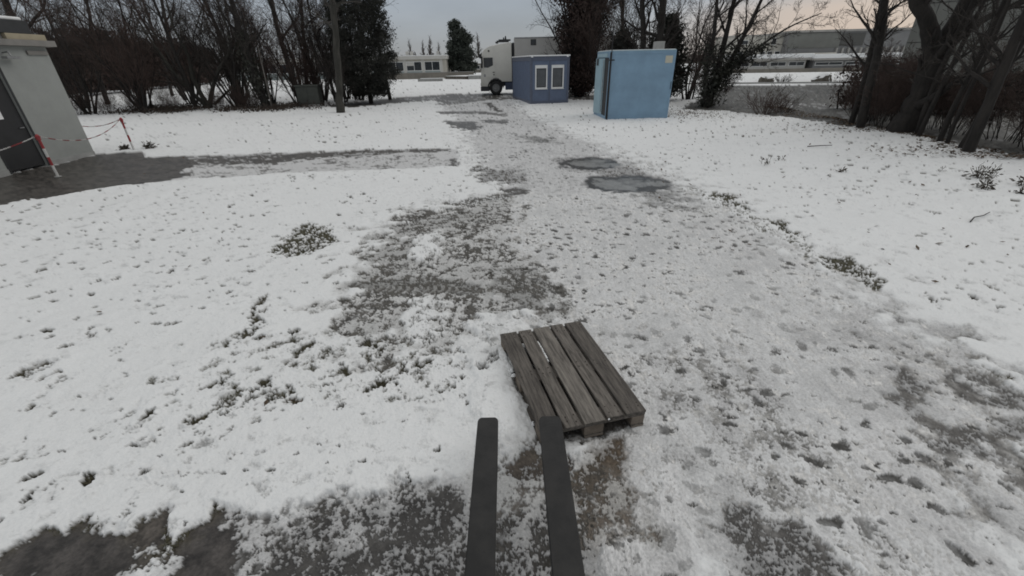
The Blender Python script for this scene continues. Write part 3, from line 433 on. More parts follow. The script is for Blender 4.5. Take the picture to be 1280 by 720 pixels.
def build_ground():
    F1, p1 = 424.0, .82
    rs = [.2, .45, .7, .85]
    r = .95
    while r < 900:
        rs.append(r)
        r += min(p1*(r*r+2.3*2.3)/(F1*2.3), .12*r)
    rs.append(1200.0)
    rs = np.array(rs)
    fine = np.radians(np.arange(-67, 67.01, .115))
    rest = np.radians(np.concatenate([np.arange(67.3, 105, .4), np.arange(-105, -67.2, .4), np.arange(107, 180, 3), np.arange(-180, -105.5, 3)]))
    th = np.sort(np.concatenate([fine, rest]))
    nr, ntt = len(rs), len(th)
    R2, T2 = np.meshgrid(rs, th, indexing='ij')
    x = (R2*np.sin(T2)).ravel(); y = (R2*np.cos(T2)).ravel(); rr = R2.ravel()
    far = sstep(14, 45, rr)
    # noises
    nf = fbm((x+.016*fbm(x/.05,y/.05,2,911))/.055, (y+.016*fbm(x/.05,y/.05,2,931))/.055, 4, 11, .65)
    nx_ = fbm(x/.026, y/.026, 3, 401, .6); k_ = .75*sstep(4.0, 2.2, rr)
    nf = (nf*(1-.4*k_)+nx_*k_)/np.sqrt((1-.4*k_)**2+k_**2)
    nm = fbm(x/.17, y/.17, 5, 23, .62)
    nc = fbm(x/.75, y/.75, 5, 37, .58)
    wx = fbm(x/.35, y/.35, 4, 51); wy = fbm(x/.35, y/.35, 4, 67)
    big = fbm(x/2.6, y/2.6, 3, 71)
    n = x.size
    cov = np.full(n, 1.15); wgt = np.tile(np.array([.35,.45,.2]), (n,1))
    base = np.tile(np.array([.058,.052,.036]), (n,1)); snow = np.tile(np.array([.80,.81,.81]), (n,1))
    thick = np.full(n, .035); rough = np.full(n, .85)
    lab = np.zeros(n, np.int8); grassy = np.ones(n)
    ovalm = np.zeros(n)
    codes = {'oval': 2, '': None, 'track': 1, 'path': 2, 'road': 3, 'grass': 0}
    trackm = np.zeros(n); patchy = np.zeros(n)
    for poly, soft, c, w, b, sn, tk, ro, tg in REGIONS:
        P = np.array(poly)
        mgn = soft*3+.4
        sel = np.where((x > P[:,0].min()-mgn) & (x < P[:,0].max()+mgn) & (y > P[:,1].min()-mgn) & (y < P[:,1].max()+mgn))[0]
        if not len(sel): continue
        wa = min(.9*soft, .35)
        sd = poly_sd(x[sel]+wa*wx[sel], y[sel]+wa*wy[sel], poly)
        m = sstep(-soft, soft, sd)
        k = m[:,None]
        cov[sel] += (c-cov[sel])*m
        wgt[sel] += (np.array(w)-wgt[sel])*k
        base[sel] += (np.array(b)-base[sel])*k
        snow[sel] += (np.array(sn)-snow[sel])*k
        thick[sel] += (tk-thick[sel])*m
        rough[sel] += (ro-rough[sel])*m
        if tg:
            code = codes[tg]
            if code: lab[sel[m > .5]] = code
            gtarget = 1.0 if tg == 'grass' else 0.0
            grassy[sel] += (gtarget-grassy[sel])*m
            tmt = 1.0 if tg == 'track' else 0.0
            trackm[sel] += (tmt-trackm[sel])*m
            ovalm[sel] += ((1.0 if tg == 'oval' else 0.0)-ovalm[sel])*m
            patchy[sel] += ((1.0 if .45 < c < .66 else 0.0)-patchy[sel])*m
    for (a, b2, w, c) in CLUMPS:
        ax, ay = a; ex, ey = b2[0]-ax, b2[1]-ay
        X = x+.05*wx; Y = y+.05*wy
        t = np.clip(((X-ax)*ex+(Y-ay)*ey)/(ex*ex+ey*ey+1e-9), 0, 1)
        d = np.hypot(X-ax-t*ex, Y-ay-t*ey)
        m = sstep(w*2.4, w*.3, d+.03*nm)
        cov += (c+.18-cov)*m
    nrm = np.sqrt((wgt**2).sum(1))+1e-6
    nz = uni((wgt[:,0]*nf+wgt[:,1]*nm+wgt[:,2]*nc)/nrm)
    lawn = np.clip((cov-.98)/.1, 0, 1)*(1-trackm)
    # dark dots where grass and leaves come through the snow, and dents
    leafzone = .30*sstep(3.0, 8.5, x+.25*y-3)+.62*sstep(7.5, 3.5, y+.5*x)*sstep(.5,-1.5,x)+.13+.26*big+.10*nc
    s1 = spots(x+.012*nf, y+.012*nm, .18, .62, .014, .085, 101, 1.9)
    s1b = spots(x+.02*nf, y+.02*nm, .40, .30, .035, .095, 131, 1.8)
    on1 = sstep(0, .35, s1)*(rnd(np.floor(x/.9).astype(np.int64), np.floor(y/.9).astype(np.int64), 7) < np.clip(leafzone+.25, .10, 1))
    on1b = sstep(.0, .4, s1b)*np.clip(leafzone*1.5, .0, 1)
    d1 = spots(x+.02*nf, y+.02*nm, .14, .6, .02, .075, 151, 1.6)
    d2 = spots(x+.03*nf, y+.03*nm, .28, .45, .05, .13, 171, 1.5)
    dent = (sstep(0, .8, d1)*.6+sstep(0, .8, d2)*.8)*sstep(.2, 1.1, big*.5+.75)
    cov -= lawn*(.95*on1 + 1.0*on1b*(nm > -.3))
    # dots in the packed snow
    t1 = spots(x+.014*nf, y+.014*nm, .15, .8, .017, .085, 201, 1.8)
    t4 = spots(x+.010*nf, y+.010*nm, .085, .45, .012, .034, 221, 1.6)
    t2 = spots(x+.02*nf, y+.02*nm, .45, .45, .03, .10, 231, 1.3)
    ont = np.maximum(np.maximum(sstep(0, .28, t1)*(.45+.55*sstep(-1.1, .5, big+.7*nc)), sstep(0,.3,t4)*.9*sstep(-.2,.8,nc+.4*nm)), sstep(0, .4, t2)*.9)*trackm*sstep(.3, .55, cov)
    # tyre streaks in packed snow, running along the track
    st = fbm((x-.10*y)/.055, (y+.15*x)/.55, 4, 301)
    cov -= trackm*.09*st*sstep(.35,.6,cov)*sstep(1.1,.7,cov)
    wid = .07+.15*(1-lawn)*sstep(.6, .75, cov)
    cover = sstep(-wid, wid, cov-nz)
    # packed snow has its own grey mottling; clean snow only a little
    mott = np.clip(.5+.20*nm+.22*nc+.12*nf+.15*st*trackm, 0, 1)
    sn = snow*(1-(.28*trackm+.05)[:,None]*(1-mott)[:,None])
    sn = sn*(1-(lawn*dent*.42)[:,None])  # dents greyed in the colour: shade in the hollow plus thinner snow
    thin = sstep(.0, .35, cov-nz)                      # snow thins out to grey at its edges
    sn = sn*(.74+.26*thin)[:,None]
    bs = base*(1+.30*np.clip(nm, -1.5, 1.5)+.2*np.clip(nf,-1.5,1.5))[:,None]
    dk = (lawn*np.maximum(on1, on1b))[:,None]
    bs = bs*(1-.35*dk)
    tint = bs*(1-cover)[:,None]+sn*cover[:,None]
    dotc = np.array([.052,.050,.046])
    tint += (dotc-tint)*(ont*1.0*(.75+.25*np.clip(nm*.5+.6,0,1)))[:,None]
    ro = rough*(1-cover)+np.minimum(.75, .35+rough*.5)*cover
    # grass and stones showing as dark clumps in the bare patch
    t3 = spots(x+.05*nf, y+.05*nm, .20, .62, .03, .15, 261, 1.5)
    clump = sstep(0, .45, t3+.12*nf)*patchy*sstep(-.5, .5, nm+.3*nc)
    tint += (np.array([.036,.033,.027])-tint)*(clump*.92)[:,None]
    # dark melted ovals in the slush at the edge of the wet asphalt
    t5 = spots(x+.018*nf, y+.018*nm, .095, .92, .036, .085, 281, 1.35)
    ov = sstep(0, .30, t5+.10*nf)*ovalm
    tint += (np.array([.050,.047,.043])-tint)*(ov*.92)[:,None]
    # heights
    z = cover*thick*(.75+.25*thin) - .035
    z += lawn*(.006*nc+.003*nm - .016*dent)*(1-far*.5)
    z += (1-lawn)*(.004*nm*sstep(.5,.8,rough)+.003*nf*sstep(.45,.7,rough))
    z += .02*big*sstep(3, 9, np.abs(x))*(1-far)
    z -= .012*trackm*cover*ont + .010*ov
    # frozen puddles: dark wet rim round a plate of ice
    for cx, cy, ax, ay in PUDDLES:
        X = (x+.07*wx+.03*nc-cx)/ax; Y = (y+.07*wy+.03*nc-cy)/ay
        q = np.sqrt(X*X+Y*Y)
        mo = sstep(1.12, .92, q)
        mi = sstep(.78, .64, q+.08*nm+.16*nc*sstep(-.2,.5,X))
        half = sstep(.1, .5, X*.5+Y*.6+.25*nc)
        rim = np.array([.045,.044,.043]); ice = np.array([.28,.284,.28])
        cc = rim*(1-mi)[:,None]+ice[None]*(mi*(1-.35*half))[:,None]*(.9+.1*nm)[:,None]
        tint += (cc-tint)*mo[:,None]
        ro += (.30-ro)*mo
        z += (-.038-z)*mo
    # tread marks left across the bare patch
    (tx0, ty0), (tx1, ty1) = TREAD
    ex, ey = tx1-tx0, ty1-ty0; L = math.hypot(ex, ey); ex /= L; ey /= L
    al = (x-tx0)*ex+(y-ty0)*ey; ac = -(x-tx0)*ey+(y-ty0)*ex
    ph = (al+.35*np.abs(ac)+.01*wx)/.085
    bar = (np.abs(ph-np.floor(ph)-.5) < .24)*(np.abs(ac+.01*wy) < .075)*(al > 0)*(al < L)
    tint = tint*(1-.0*bar[:,None]) + (np.array([.50,.50,.49])-tint)*(bar*.0)[:,None]
    gap = (np.abs(ac) < .085)*(al > 0)*(al < L)*(1-bar)
    fade = sstep(-.9,.7,nc+.5*nm)
    gap = gap*fade; bar = bar*fade
    tint += (np.array([.09,.084,.075])-tint)*(gap*.65)[:,None]
    tint += (np.array([.42,.42,.41])-tint)*(bar*.45)[:,None]
    z += -.010*gap+.004*bar
    v = np.stack([x, y, z], 1)
    i = np.arange(nr-1)[:,None]*ntt; j = np.arange(ntt)[None,:]; j1 = (np.arange(ntt)+1)[None,:] % ntt
    f = np.stack([i+j, i+j1, i+ntt+j1, i+ntt+j], -1).reshape(-1, 4)[:, ::-1]
    flab = lab[f[:,0]]
    names = {0: 'snow_field', 1: 'track', 2: 'pavement', 3: 'road'}
    # vertex normals of the whole sheet, so the pieces shade as one surface
    for code, nm_ in names.items():
        ff = f[flab == code]
        if not len(ff): continue
        used, inv = np.unique(ff.ravel(), return_inverse=True)
        me = bpy.data.meshes.new(nm_)
        me.vertices.add(len(used)); me.vertices.foreach_set('co', v[used].astype(np.float32).ravel())
        me.loops.add(len(inv)); me.loops.foreach_set('vertex_index', inv.astype(np.int32))
        me.polygons.add(len(ff)); me.polygons.foreach_set('loop_start', np.arange(0, len(inv), 4, dtype=np.int32))
        me.update(calc_edges=True)
        me.polygons.foreach_set('use_smooth', np.ones(len(ff), bool))
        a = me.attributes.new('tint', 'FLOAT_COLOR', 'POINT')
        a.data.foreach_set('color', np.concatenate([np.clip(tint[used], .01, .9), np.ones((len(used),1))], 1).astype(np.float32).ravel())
        a = me.attributes.new('gloss', 'FLOAT', 'POINT')
        a.data.foreach_set('value', ro[used].astype(np.float32))
        me.validate()
        link(nm_, me, M['ground'], kind='structure')
    return x, y, z, cover, grassy, lawn, on1, on1b, trackm, rr
GX = build_ground()

# ------------------------------------------------------------------ scattered small growth
def tri_soup(name, v, nper, m, parent=None, **kw):
    """v: (count*nper, 3) corner points, nper corners to a face"""
    v = np.asarray(v, np.float32).reshape(-1, 3)
    me = bpy.data.meshes.new(name)
    nf = len(v)//nper
    me.vertices.add(len(v)); me.vertices.foreach_set('co', v.ravel())
    me.loops.add(len(v)); me.loops.foreach_set('vertex_index', np.arange(len(v), dtype=np.int32))
    me.polygons.add(nf); me.polygons.foreach_set('loop_start', np.arange(0, len(v), nper, dtype=np.int32))
    me.update(calc_edges=True)
    if m is None: return me
    return link(name, me, m, parent, **kw)

def grass_and_leaves():
    x, y, z, cover, grassy, lawn, on1, on1b, trackm, rr = GX
    g = np.random.default_rng(5)
    w = (cover < .45)*(grassy > .5)*(rr < 26)
    idx = np.where(w)[0]
    idx = g.choice(idx, min(len(idx), 15000), replace=False)
    B = len(idx)
    p = np.stack([x[idx], y[idx], z[idx]], 1)+np.concatenate([g.normal(0,.008,(B,2)), np.zeros((B,1))], 1)
    h = g.uniform(.008,.028,B); a = g.uniform(0,2*np.pi,B)
    wv = np.stack([np.cos(a),np.sin(a),np.zeros(B)],1)*(g.uniform(.002,.0045,B)*(1+rr[idx]*.09))[:,None]
    lean = np.stack([g.normal(0,.6,B),g.normal(0,.6,B),np.ones(B)],1)
    tip = p+lean*h[:,None]
    tri_soup('grass', np.stack([p-wv,p+wv,tip],1), 3, M['grass'], kind='stuff',
             label='short dull grass tips poking through the snow', cat='grass')
    # fallen leaves, thick below the trees on the right and by the blue container
    n1, n2, n3 = 350, 3200, 900
    P = [np.stack([g.uniform(-14,13,n1), g.uniform(2.0,20,n1)],1)]
    t = g.uniform(0,1,n2); ax, ay = 12.4, 10.5; bx, by = 13.6, 24.0
    off = np.abs(g.normal(0,.9,n2))*(1+.8*np.sin(t*19))-.25
    P.append(np.stack([ax+(bx-ax)*t-off+.3, ay+(by-ay)*t],1))
    P.append(np.stack([g.normal(8.6,1.0,n3), g.normal(21.5,1.2,n3)],1))
    P.append(np.stack([g.uniform(2.5,12,260), g.uniform(4.5,20,260)],1))
    P = np.concatenate(P); B = len(P)
    s = g.uniform(.014,.042,B)
    s[n1:n1+n2] *= 1.5; s[n1+n2:] *= 1.25
    a = g.uniform(0,2*np.pi,B)
    u = np.stack([np.cos(a),np.sin(a),g.uniform(-.25,.6,B)],1)*s[:,None]
    q = np.stack([-np.sin(a),np.cos(a),g.uniform(-.5,.5,B)],1)*(s*.5)[:,None]
    c = np.concatenate([P, g.uniform(.006,.028,(B,1))],1)
    # drop leaves on the packed track
    keep = ~((c[:,1] < 20) & (c[:,0] > -1.5) & (c[:,0] < 2.6+.0*c[:,1]))
    c, u, q = c[keep], u[keep], q[keep]
    tri_soup('fallen_leaves', np.stack([c-u,c+q,c+u,c-q],1), 4, M['dead_leaf'], kind='stuff',
             label='brown fallen leaves strewn over the snow', cat='leaves')
grass_and_leaves()

# ------------------------------------------------------------------ trees
def V(*a): return Vector(a)
def grow(rng, out, p, d, L, r, lev, spec):
    s = spec[lev]
    n = s['seg']
    pts, rad = [p.copy()], [r]
    d = d.normalized()
    step = L/n
    for i in range(n):
        d = (d + Vector((rng.gauss(0,1),rng.gauss(0,1),rng.gauss(0,1)))*s['wob'] + Vector((0,0,s['up']))).normalized()
        p = p + d*step
        pts.append(p.copy())
        rad.append(max(r*(1-(i+1)/n*(1-s['tip'])), .0045))
    out.append((pts, rad, lev))
    if lev+1 < len(spec): spawn(rng, out, pts, rad, L, lev, spec)

def spawn(rng, out, pts, rad, L, lev, spec):
    c = spec[lev+1]
    n = len(pts)-1
    k = c['n'] if isinstance(c['n'], int) else rng.randint(*c['n'])
    for j in range(k):
        t = c['from']+(1-c['from'])*(j+rng.random())/k
        q = min(t*n, n-.001); i = int(q); f = q-i
        p = pts[i].lerp(pts[i+1], f)
        rr_ = rad[i]*(1-f)+rad[i+1]*f
        ax = (pts[i+1]-pts[i]).normalized()
        o = ax.orthogonal().normalized()
        o.rotate(Matrix.Rotation(rng.random()*6.283, 3, ax))
        an = math.radians(rng.gauss(c['ang'], 9))
        d = ax*math.cos(an)+o*math.sin(an)
        ln = L*c['len']*rng.uniform(.6,1.15)*(1.0-.45*t)
        grow(rng, out, p, d, ln, min(rr_*c.get('rr',.55), rr_*.9), lev+1, spec)

def tubes(branches, sides):
    """branches -> one (verts, quads); grouped by point count so that numpy does the work"""
    VS, FS, off = [], [], 0
    groups = {}
    for pts, rad, lev in branches:
        k = 8 if rad[0] > .07 else (5 if rad[0] > .022 else 3)
        groups.setdefault((len(pts), min(k, sides)), []).append((pts, rad))
    for (n, k), L in groups.items():
        P = np.array([[tuple(q) for q in b[0]] for b in L]); Rr = np.array([b[1] for b in L])
        T = np.gradient(P, axis=1); T /= np.linalg.norm(T, axis=2, keepdims=True)+1e-9
        ref = np.zeros_like(T); ref[...,0] = 1.0
        sw = np.abs(T[:,:1,0]) > .8
        ref[np.repeat(sw, n, 1)] = (0,1,0)
        A = np.cross(T, ref); A /= np.linalg.norm(A, axis=2, keepdims=True)+1e-9
        B = np.cross(T, A)
        th = np.arange(k)*2*np.pi/k
        ring = P[:,:,None,:]+Rr[:,:,None,None]*(A[:,:,None,:]*np.cos(th)[None,None,:,None]+B[:,:,None,:]*np.sin(th)[None,None,:,None])
        VS.append(ring.reshape(-1,3))
        b = np.arange(len(L))[:,None,None]*n*k; i = np.arange(n-1)[None,:,None]*k; j = np.arange(k)[None,None,:]; j1 = (j+1) % k
        FS.append(np.stack([b+i+j, b+i+j1, b+i+k+j1, b+i+k+j],-1).reshape(-1,4)+off)
        off += len(L)*n*k
    return np.concatenate(VS), np.concatenate(FS)

def quads_mesh(name, v, f, smooth=True):
    me = bpy.data.meshes.new(name)
    me.vertices.add(len(v)); me.vertices.foreach_set('co', np.asarray(v,np.float32).ravel())
    me.loops.add(f.size); me.loops.foreach_set('vertex_index', f.astype(np.int32).ravel())
    me.polygons.add(len(f)); me.polygons.foreach_set('loop_start', np.arange(0, f.size, 4, dtype=np.int32))
    me.update(calc_edges=True)
    if smooth: me.polygons.foreach_set('use_smooth', np.ones(len(f), bool))
    return me

def leaf_mesh(name, P, size, seed, flat=.0, long=1.6):
    g = np.random.default_rng(seed)
    B = len(P)
    u = g.normal(0,1,(B,3)); u[:,2] = u[:,2]*(1-flat)-.25; u /= np.linalg.norm(u,axis=1,keepdims=True)
    w = np.cross(u, g.normal(0,1,(B,3))); w /= np.linalg.norm(w,axis=1,keepdims=True)+1e-9
    s = size*g.uniform(.55,1.3,(B,1))
    u = u*s*long; w = w*s*.6
    return tri_soup(name, np.stack([P-u,P+w,P+u,P-w],1), 4, None)

BARE = [dict(seg=9,wob=.07,up=.05,tip=.25),
        dict(n=11,**{'from':.22},ang=48,len=.50,rr=.5,seg=7,wob=.14,up=.07,tip=.25),
        dict(n=8,**{'from':.2},ang=42,len=.50,rr=.5,seg=5,wob=.16,up=.05,tip=.3),
        dict(n=8,**{'from':.15},ang=40,len=.52,rr=.5,seg=4,wob=.18,up=.03,tip=.4),
        dict(n=2,**{'from':.2},ang=38,len=.55,rr=.6,seg=3,wob=.18,up=.0,tip=.5)]
STEMS = [dict(seg=8,wob=.10,up=.035,tip=.2),
         dict(n=12,**{'from':.18},ang=36,len=.45,rr=.5,seg=6,wob=.16,up=.05,tip=.25),
         dict(n=7,**{'from':.15},ang=38,len=.48,rr=.55,seg=4,wob=.18,up=.03,tip=.35),
         dict(n=5,**{'from':.1},ang=38,len=.55,rr=.6,seg=3,wob=.2,up=.0,tip=.5)]

def split_tree(branches, cut):
    return [b for b in branches if b[2] < cut], [b for b in branches if b[2] >= cut]

def tree_object(name, branches, cut, mt, mc, loc, rz=0.0, leaves=None, leaf_mat=None, **kw):
    root = empty(name, loc, rz, **kw)
    a, b = split_tree(branches, cut)
    v, f = tubes(a, 8); link('trunk', quads_mesh('trunk', v, f), mt, root)
    if b:
        v, f = tubes(b, 5); link('crown', quads_mesh('crown', v, f), mc, root)
    if leaves is not None:
        link('foliage', leaves, leaf_mat, root)
    return root

def bare_tree(seed, H, r, spec=BARE, lean=(0,0)):
    rng = random.Random(seed); out = []
    grow(rng, out, V(0,0,-.1), V(lean[0],lean[1],1), H, r, 0, spec)
    return out
def stem_tree(seed, H, n, spread=.32, r=(.035,.075), spec=STEMS, foot=.35):
    rng = random.Random(seed); out = []
    for i in range(n):
        a = 6.283*(i+rng.random()*.7)/n
        d = V(math.cos(a)*spread*rng.uniform(.3,1.3), math.sin(a)*spread*rng.uniform(.3,1.3), 1)
        grow(rng, out, V(math.cos(a)*foot*rng.random(), math.sin(a)*foot*rng.random(), -.08), d, H*rng.uniform(.65,1.05), rng.uniform(*r), 0, spec)
    return out

def place(proto, x, y, rz, s, label, group, sz=None):
    o = copy_tree(proto)
    o.location = (x, y, -.02); o.rotation_euler = (0,0,rz); o.scale = (s, s, sz or s)
    o['label'] = label
    if group: o['group'] = group
    elif 'group' in o: del o['group']
    return o
USED = {}
def use(proto, x, y, rz, s, label, group=None, sz=None):
    """first use moves the tree itself, later ones copy it"""
    if proto.name in USED: return place(USED[proto.name], x, y, rz, s, label, group, sz)
    USED[proto.name] = proto
    proto.location = (x, y, -.02); proto.rotation_euler = (0,0,rz); proto.scale = (s, s, sz or s)
    proto['label'] = label
    if group: proto['group'] = group
    return proto

def clump_points(seed, n, per, shape, spread):
    """leaf positions in clumps; shape(g, n) gives the clump centres"""
    g = np.random.default_rng(seed)
    c = shape(g, n)
    p = np.repeat(c, per, 0)
    sp = spread*g.uniform(.5,1.4,(len(c),1)).repeat(per,0)
    return p+g.normal(0,1,p.shape)*sp*np.array([1,1,.8])

# --- prototypes
tA = [tree_object('bare_tree', bare_tree(s, 9.5+i, .15), 2, M['bark'], M['twig_grey'] if i == 1 else M['twig'], (0,0,0), cat='tree') for i, s in enumerate((3, 8, 21))]
tB = [tree_object('thicket_tree', stem_tree(s, 6.6, 9), 1, M['bark'], M['twig_red'] if i != 1 else M['twig'], (0,0,0), cat='tree') for i, s in enumerate((5, 14, 33))]
tC = tree_object('bare_tree', bare_tree(44, 15, .22), 2, M['bark'], M['twig_grey'], (0,0,0), cat='tree')

# --- left: thicket along the far edge of the lawn
G1 = 'bare many-stemmed trees of the left thicket'
L1 = 'bare many-stemmed tree in the dark thicket along the left lawn edge'
for i, (x_, y_, s) in enumerate([(-27.5,28.6,1.0),(-25.4,28.0,.95),(-23.6,30.2,1.05),(-22.3,28.3,.9),(-17.9,30.6,1.0),(-14.4,33.0,1.0),(-16.2,32.0,.95),(-11.9,33.2,1.05),(-13.4,33.6,.9),(-12.6,36.5,1.2),(-14.0,35.2,1.1),(-11.2,35.0,1.0),
                                 (-29.5,32.5,1.15),(-26.5,33.5,1.2),(-23.5,34.6,1.2),(-20.6,35.2,1.2),(-19.0,33.0,1.0),(-20.0,38.0,1.25)]):
    use(tB[i % 3], x_, y_, i*1.7, s, L1, G1)
G2 = 'bare trees in the wood behind the left thicket'
L2 = 'bare tree rising in the grey wood behind the left thicket'
rg = random.Random(77)
for i, (x_, y_) in enumerate([(-31,36),(-27,39),(-22.5,40.5),(-18.5,41),(-12.6,34),(-36,40),(-33,46),(-27.5,48),(-22,50),(-14.8,34.5),(-42,44),(-38,55),(-31,58),(-24,60),(-46,36),(-30,31),(-34,33),(-40,37)]):
    use((tA+[tC])[i % 4], x_, y_, i*2.1, rg.uniform(.85,1.2), L2, G2)
use(tA[0], -23.9, 30.4, 1.1, .8, 'slim bare tree with a straight dark stem near the hut end of the thicket')
use(tA[2], -9.0, 35.5, 1.9, .95, 'bare tree whose twigs reach out beside the top of the dark thuja')
use(tA[1], -20.4, 30.2, 4.0, .85, 'bare grey-twigged tree forking low beside the pale crooked stem')

g_ = np.random.default_rng(31)
P_ = np.stack([g_.uniform(-26,-11.5,900), 28.9+g_.normal(0,1.1,900), np.zeros(900)],1)
P_ = P_[np.sin(P_[:,0]*2.1)+np.sin(P_[:,0]*.83+1)+g_.normal(0,.7,len(P_)) > .1]
P_[:,1] += .35*np.sin(P_[:,0]*1.3); P_[:,1] += .13*(-12-P_[:,0])*.3
P_ = np.repeat(P_, 14, 0); P_ += g_.normal(0,1,P_.shape)*np.array([.30,.3,.12]); P_[:,2] = np.abs(P_[:,2])+.02
link('undergrowth', leaf_mesh('undergrowth', P_, .05, 4), M['litter'], kind='stuff', label='low dark brown undergrowth along the foot of the left thicket', cat='undergrowth')

# crooked pale stem
rng = random.Random(9)
crook = [([V(-19.8,30.6,-.1),V(-19.5,30.6,.6),V(-19.15,30.6,1.2),V(-18.8,30.6,1.75),V(-18.3,30.6,2.35),V(-17.5,30.5,3.0),V(-17.2,30.5,3.5),V(-17.1,30.6,4.3),V(-17.3,30.7,5.9),V(-17.2,30.8,7.4)],
          [.16,.14,.12,.11,.10,.09,.085,.075,.05,.03],0),
         ([V(-19.8,30.6,.0),V(-20.0,30.5,.9),V(-20.1,30.4,1.8),V(-19.9,30.4,3.0),V(-20.2,30.3,4.6),V(-20.0,30.3,6.6)],[.17,.14,.12,.09,.06,.03],0),
         ([V(-19.8,30.55,.0),V(-20.6,30.5,1.0),V(-21.3,30.5,2.2),V(-21.8,30.4,3.6),V(-22.4,30.4,5.6)],[.15,.12,.10,.07,.03],0),
         ([V(-19.4,30.6,.2),V(-18.6,30.6,.75),V(-17.9,30.6,1.2),V(-17.2,30.6,1.9)],[.10,.08,.06,.03],0)]
br = list(crook)
for b in crook[:3]: spawn(rng, br, b[0], b[1], 6.5, 0, STEMS)
base = V(-19.8,30.6,0)
br = [([p-base for p in a], r_, l) for a, r_, l in br]
tree_object('crooked_tree', br, 1, M['bark_grey'], M['twig'], (-19.8,30.6,0), cat='tree',
            label='bare tree with a pale crooked stem bending right at the thicket edge')

def trunk_tree(name, pts, rads, seed, L, spec, mt, mc, label, ivy=None, ivy_mat=None, cut=2, extra=None):
    rng = random.Random(seed)
    def knobbly(pts, rads):
        P = [V(*p) for p in pts]; outp, outr = [], []
        P2 = [P[0]]+P+[P[-1]]
        for i in range(len(P)-1):
            a, b, c, d = P2[i], P2[i+1], P2[i+2], P2[i+3]
            for k in range(4):
                t = k/4
                q = .5*((2*b)+(c-a)*t+(2*a-5*b+4*c-d)*t*t+(3*b-a-3*c+d)*t*t*t)
                r_ = rads[i]*(1-t)+rads[i+1]*t
                w = .07*r_
                outp.append(q+V(rng.gauss(0,w),rng.gauss(0,w),0)); outr.append(r_*(1+rng.gauss(0,.035)))
        outp.append(P[-1]); outr.append(rads[-1])
        return outp, outr
    lines = [(*knobbly(pts, rads), 0)]
    for e_ in (extra or []): lines.append((*knobbly(e_[0], e_[1]), 0))
    br = list(lines)
    for b in lines: spawn(rng, br, b[0], b[1], L, 0, spec)
    o = lines[0][0][0].copy(); o.z = 0
    br = [([p-o for p in a], r_, l) for a, r_, l in br]
    lm = None
    if ivy:
        n, size, rad, zmin, zmax = ivy
        g = np.random.default_rng(seed)
        P = []
        for a, r_, l in [b for b in br if b[2] == 0]:
            A = np.array([tuple(q) for q in a])
            t = g.uniform(0, len(A)-1.001, n); i = t.astype(int); f = (t-i)[:,None]
            c = A[i]*(1-f)+A[i+1]*f
            P.append(c+g.normal(0,1,(n,3))*np.array([rad,rad,rad*.8])*g.uniform(.4,1.2,(n,1)))
        P = np.concatenate(P); P = P[(P[:,2] > zmin) & (P[:,2] < zmax)]
        lm = leaf_mesh('foliage', P, size, seed)
    return tree_object(name, br, cut, mt, mc, (o.x,o.y,o.z), leaves=lm, leaf_mat=ivy_mat, cat='tree', label=label)

trunk_tree('ivy_clad_tree', [(-15.45,29.6,-.14),(-15.6,29.6,1.0),(-15.75,29.6,2.0),(-15.9,29.6,3.4),(-15.85,29.6,5.0),(-15.9,29.6,6.6),(-15.7,29.5,8.4)],
           [.30,.24,.21,.18,.15,.12,.08], 12, 8, BARE, M['bark'], M['twig'], 'dark ivy-wrapped trunk rising beside the thin pale pole', ivy=(2600,.07,.30,.0,4.2), ivy_mat=M['ivy'])
trunk_tree('grey_trunk_tree', [(-9.5,26.0,-.1),(-9.4,26.0,.8),(-9.24,26.0,1.7),(-9.01,26,3.5),(-8.8,26,5.3),(-8.4,26,7.2),(-8.2,26,9.2)],
           [.26,.20,.18,.17,.15,.12,.07], 15, 6.0, [BARE[0], dict(BARE[1], **{'from':.5}), BARE[2], BARE[3]], M['bark_grey'], M['twig_grey'], 'bare grey-green trunk standing alone in front of the dark thuja')
for i, (x_, y_, s) in enumerate([(-10.9,30.2,.55),(-14.1,31.2,.6)]):
    use(tB[(i+1) % 3], x_, y_, i*2.3+.4, s, ['low bare shrub behind the grey-green trunk', 'low bare shrub left of the grey-green cabinet'][i])

# dark thuja
def cone_shape(H, R, low=.3, pw=.6, shell=.55):
    def f(g, n):
        z = low+(H-low)*g.uniform(0,1,n)**1.15
        q = (z-low)/(H-low)
        prof = R*np.minimum(1, (1-q)**pw*1.25)*np.minimum(1, .55+q*4)
        a = g.uniform(0,2*np.pi,n)
        rad = prof*np.sqrt(g.uniform(shell**2,1,n))*g.uniform(.75,1.12,n)
        return np.stack([rad*np.cos(a), rad*np.sin(a), z],1)
    return f
def blob_shape(parts):
    def f(g, n):
        out = []
        tot = sum(p[6] for p in parts)
        for cx, cy, cz, rx, ry, rz, w in parts:
            k = int(n*w/tot)
            d = g.normal(0,1,(k,3)); d /= np.linalg.norm(d,axis=1,keepdims=True)
            d *= g.uniform(.45,1.05,(k,1))
            out.append(np.array([cx,cy,cz])+d*np.array([rx,ry,rz]))
        return np.concatenate(out)
    return f
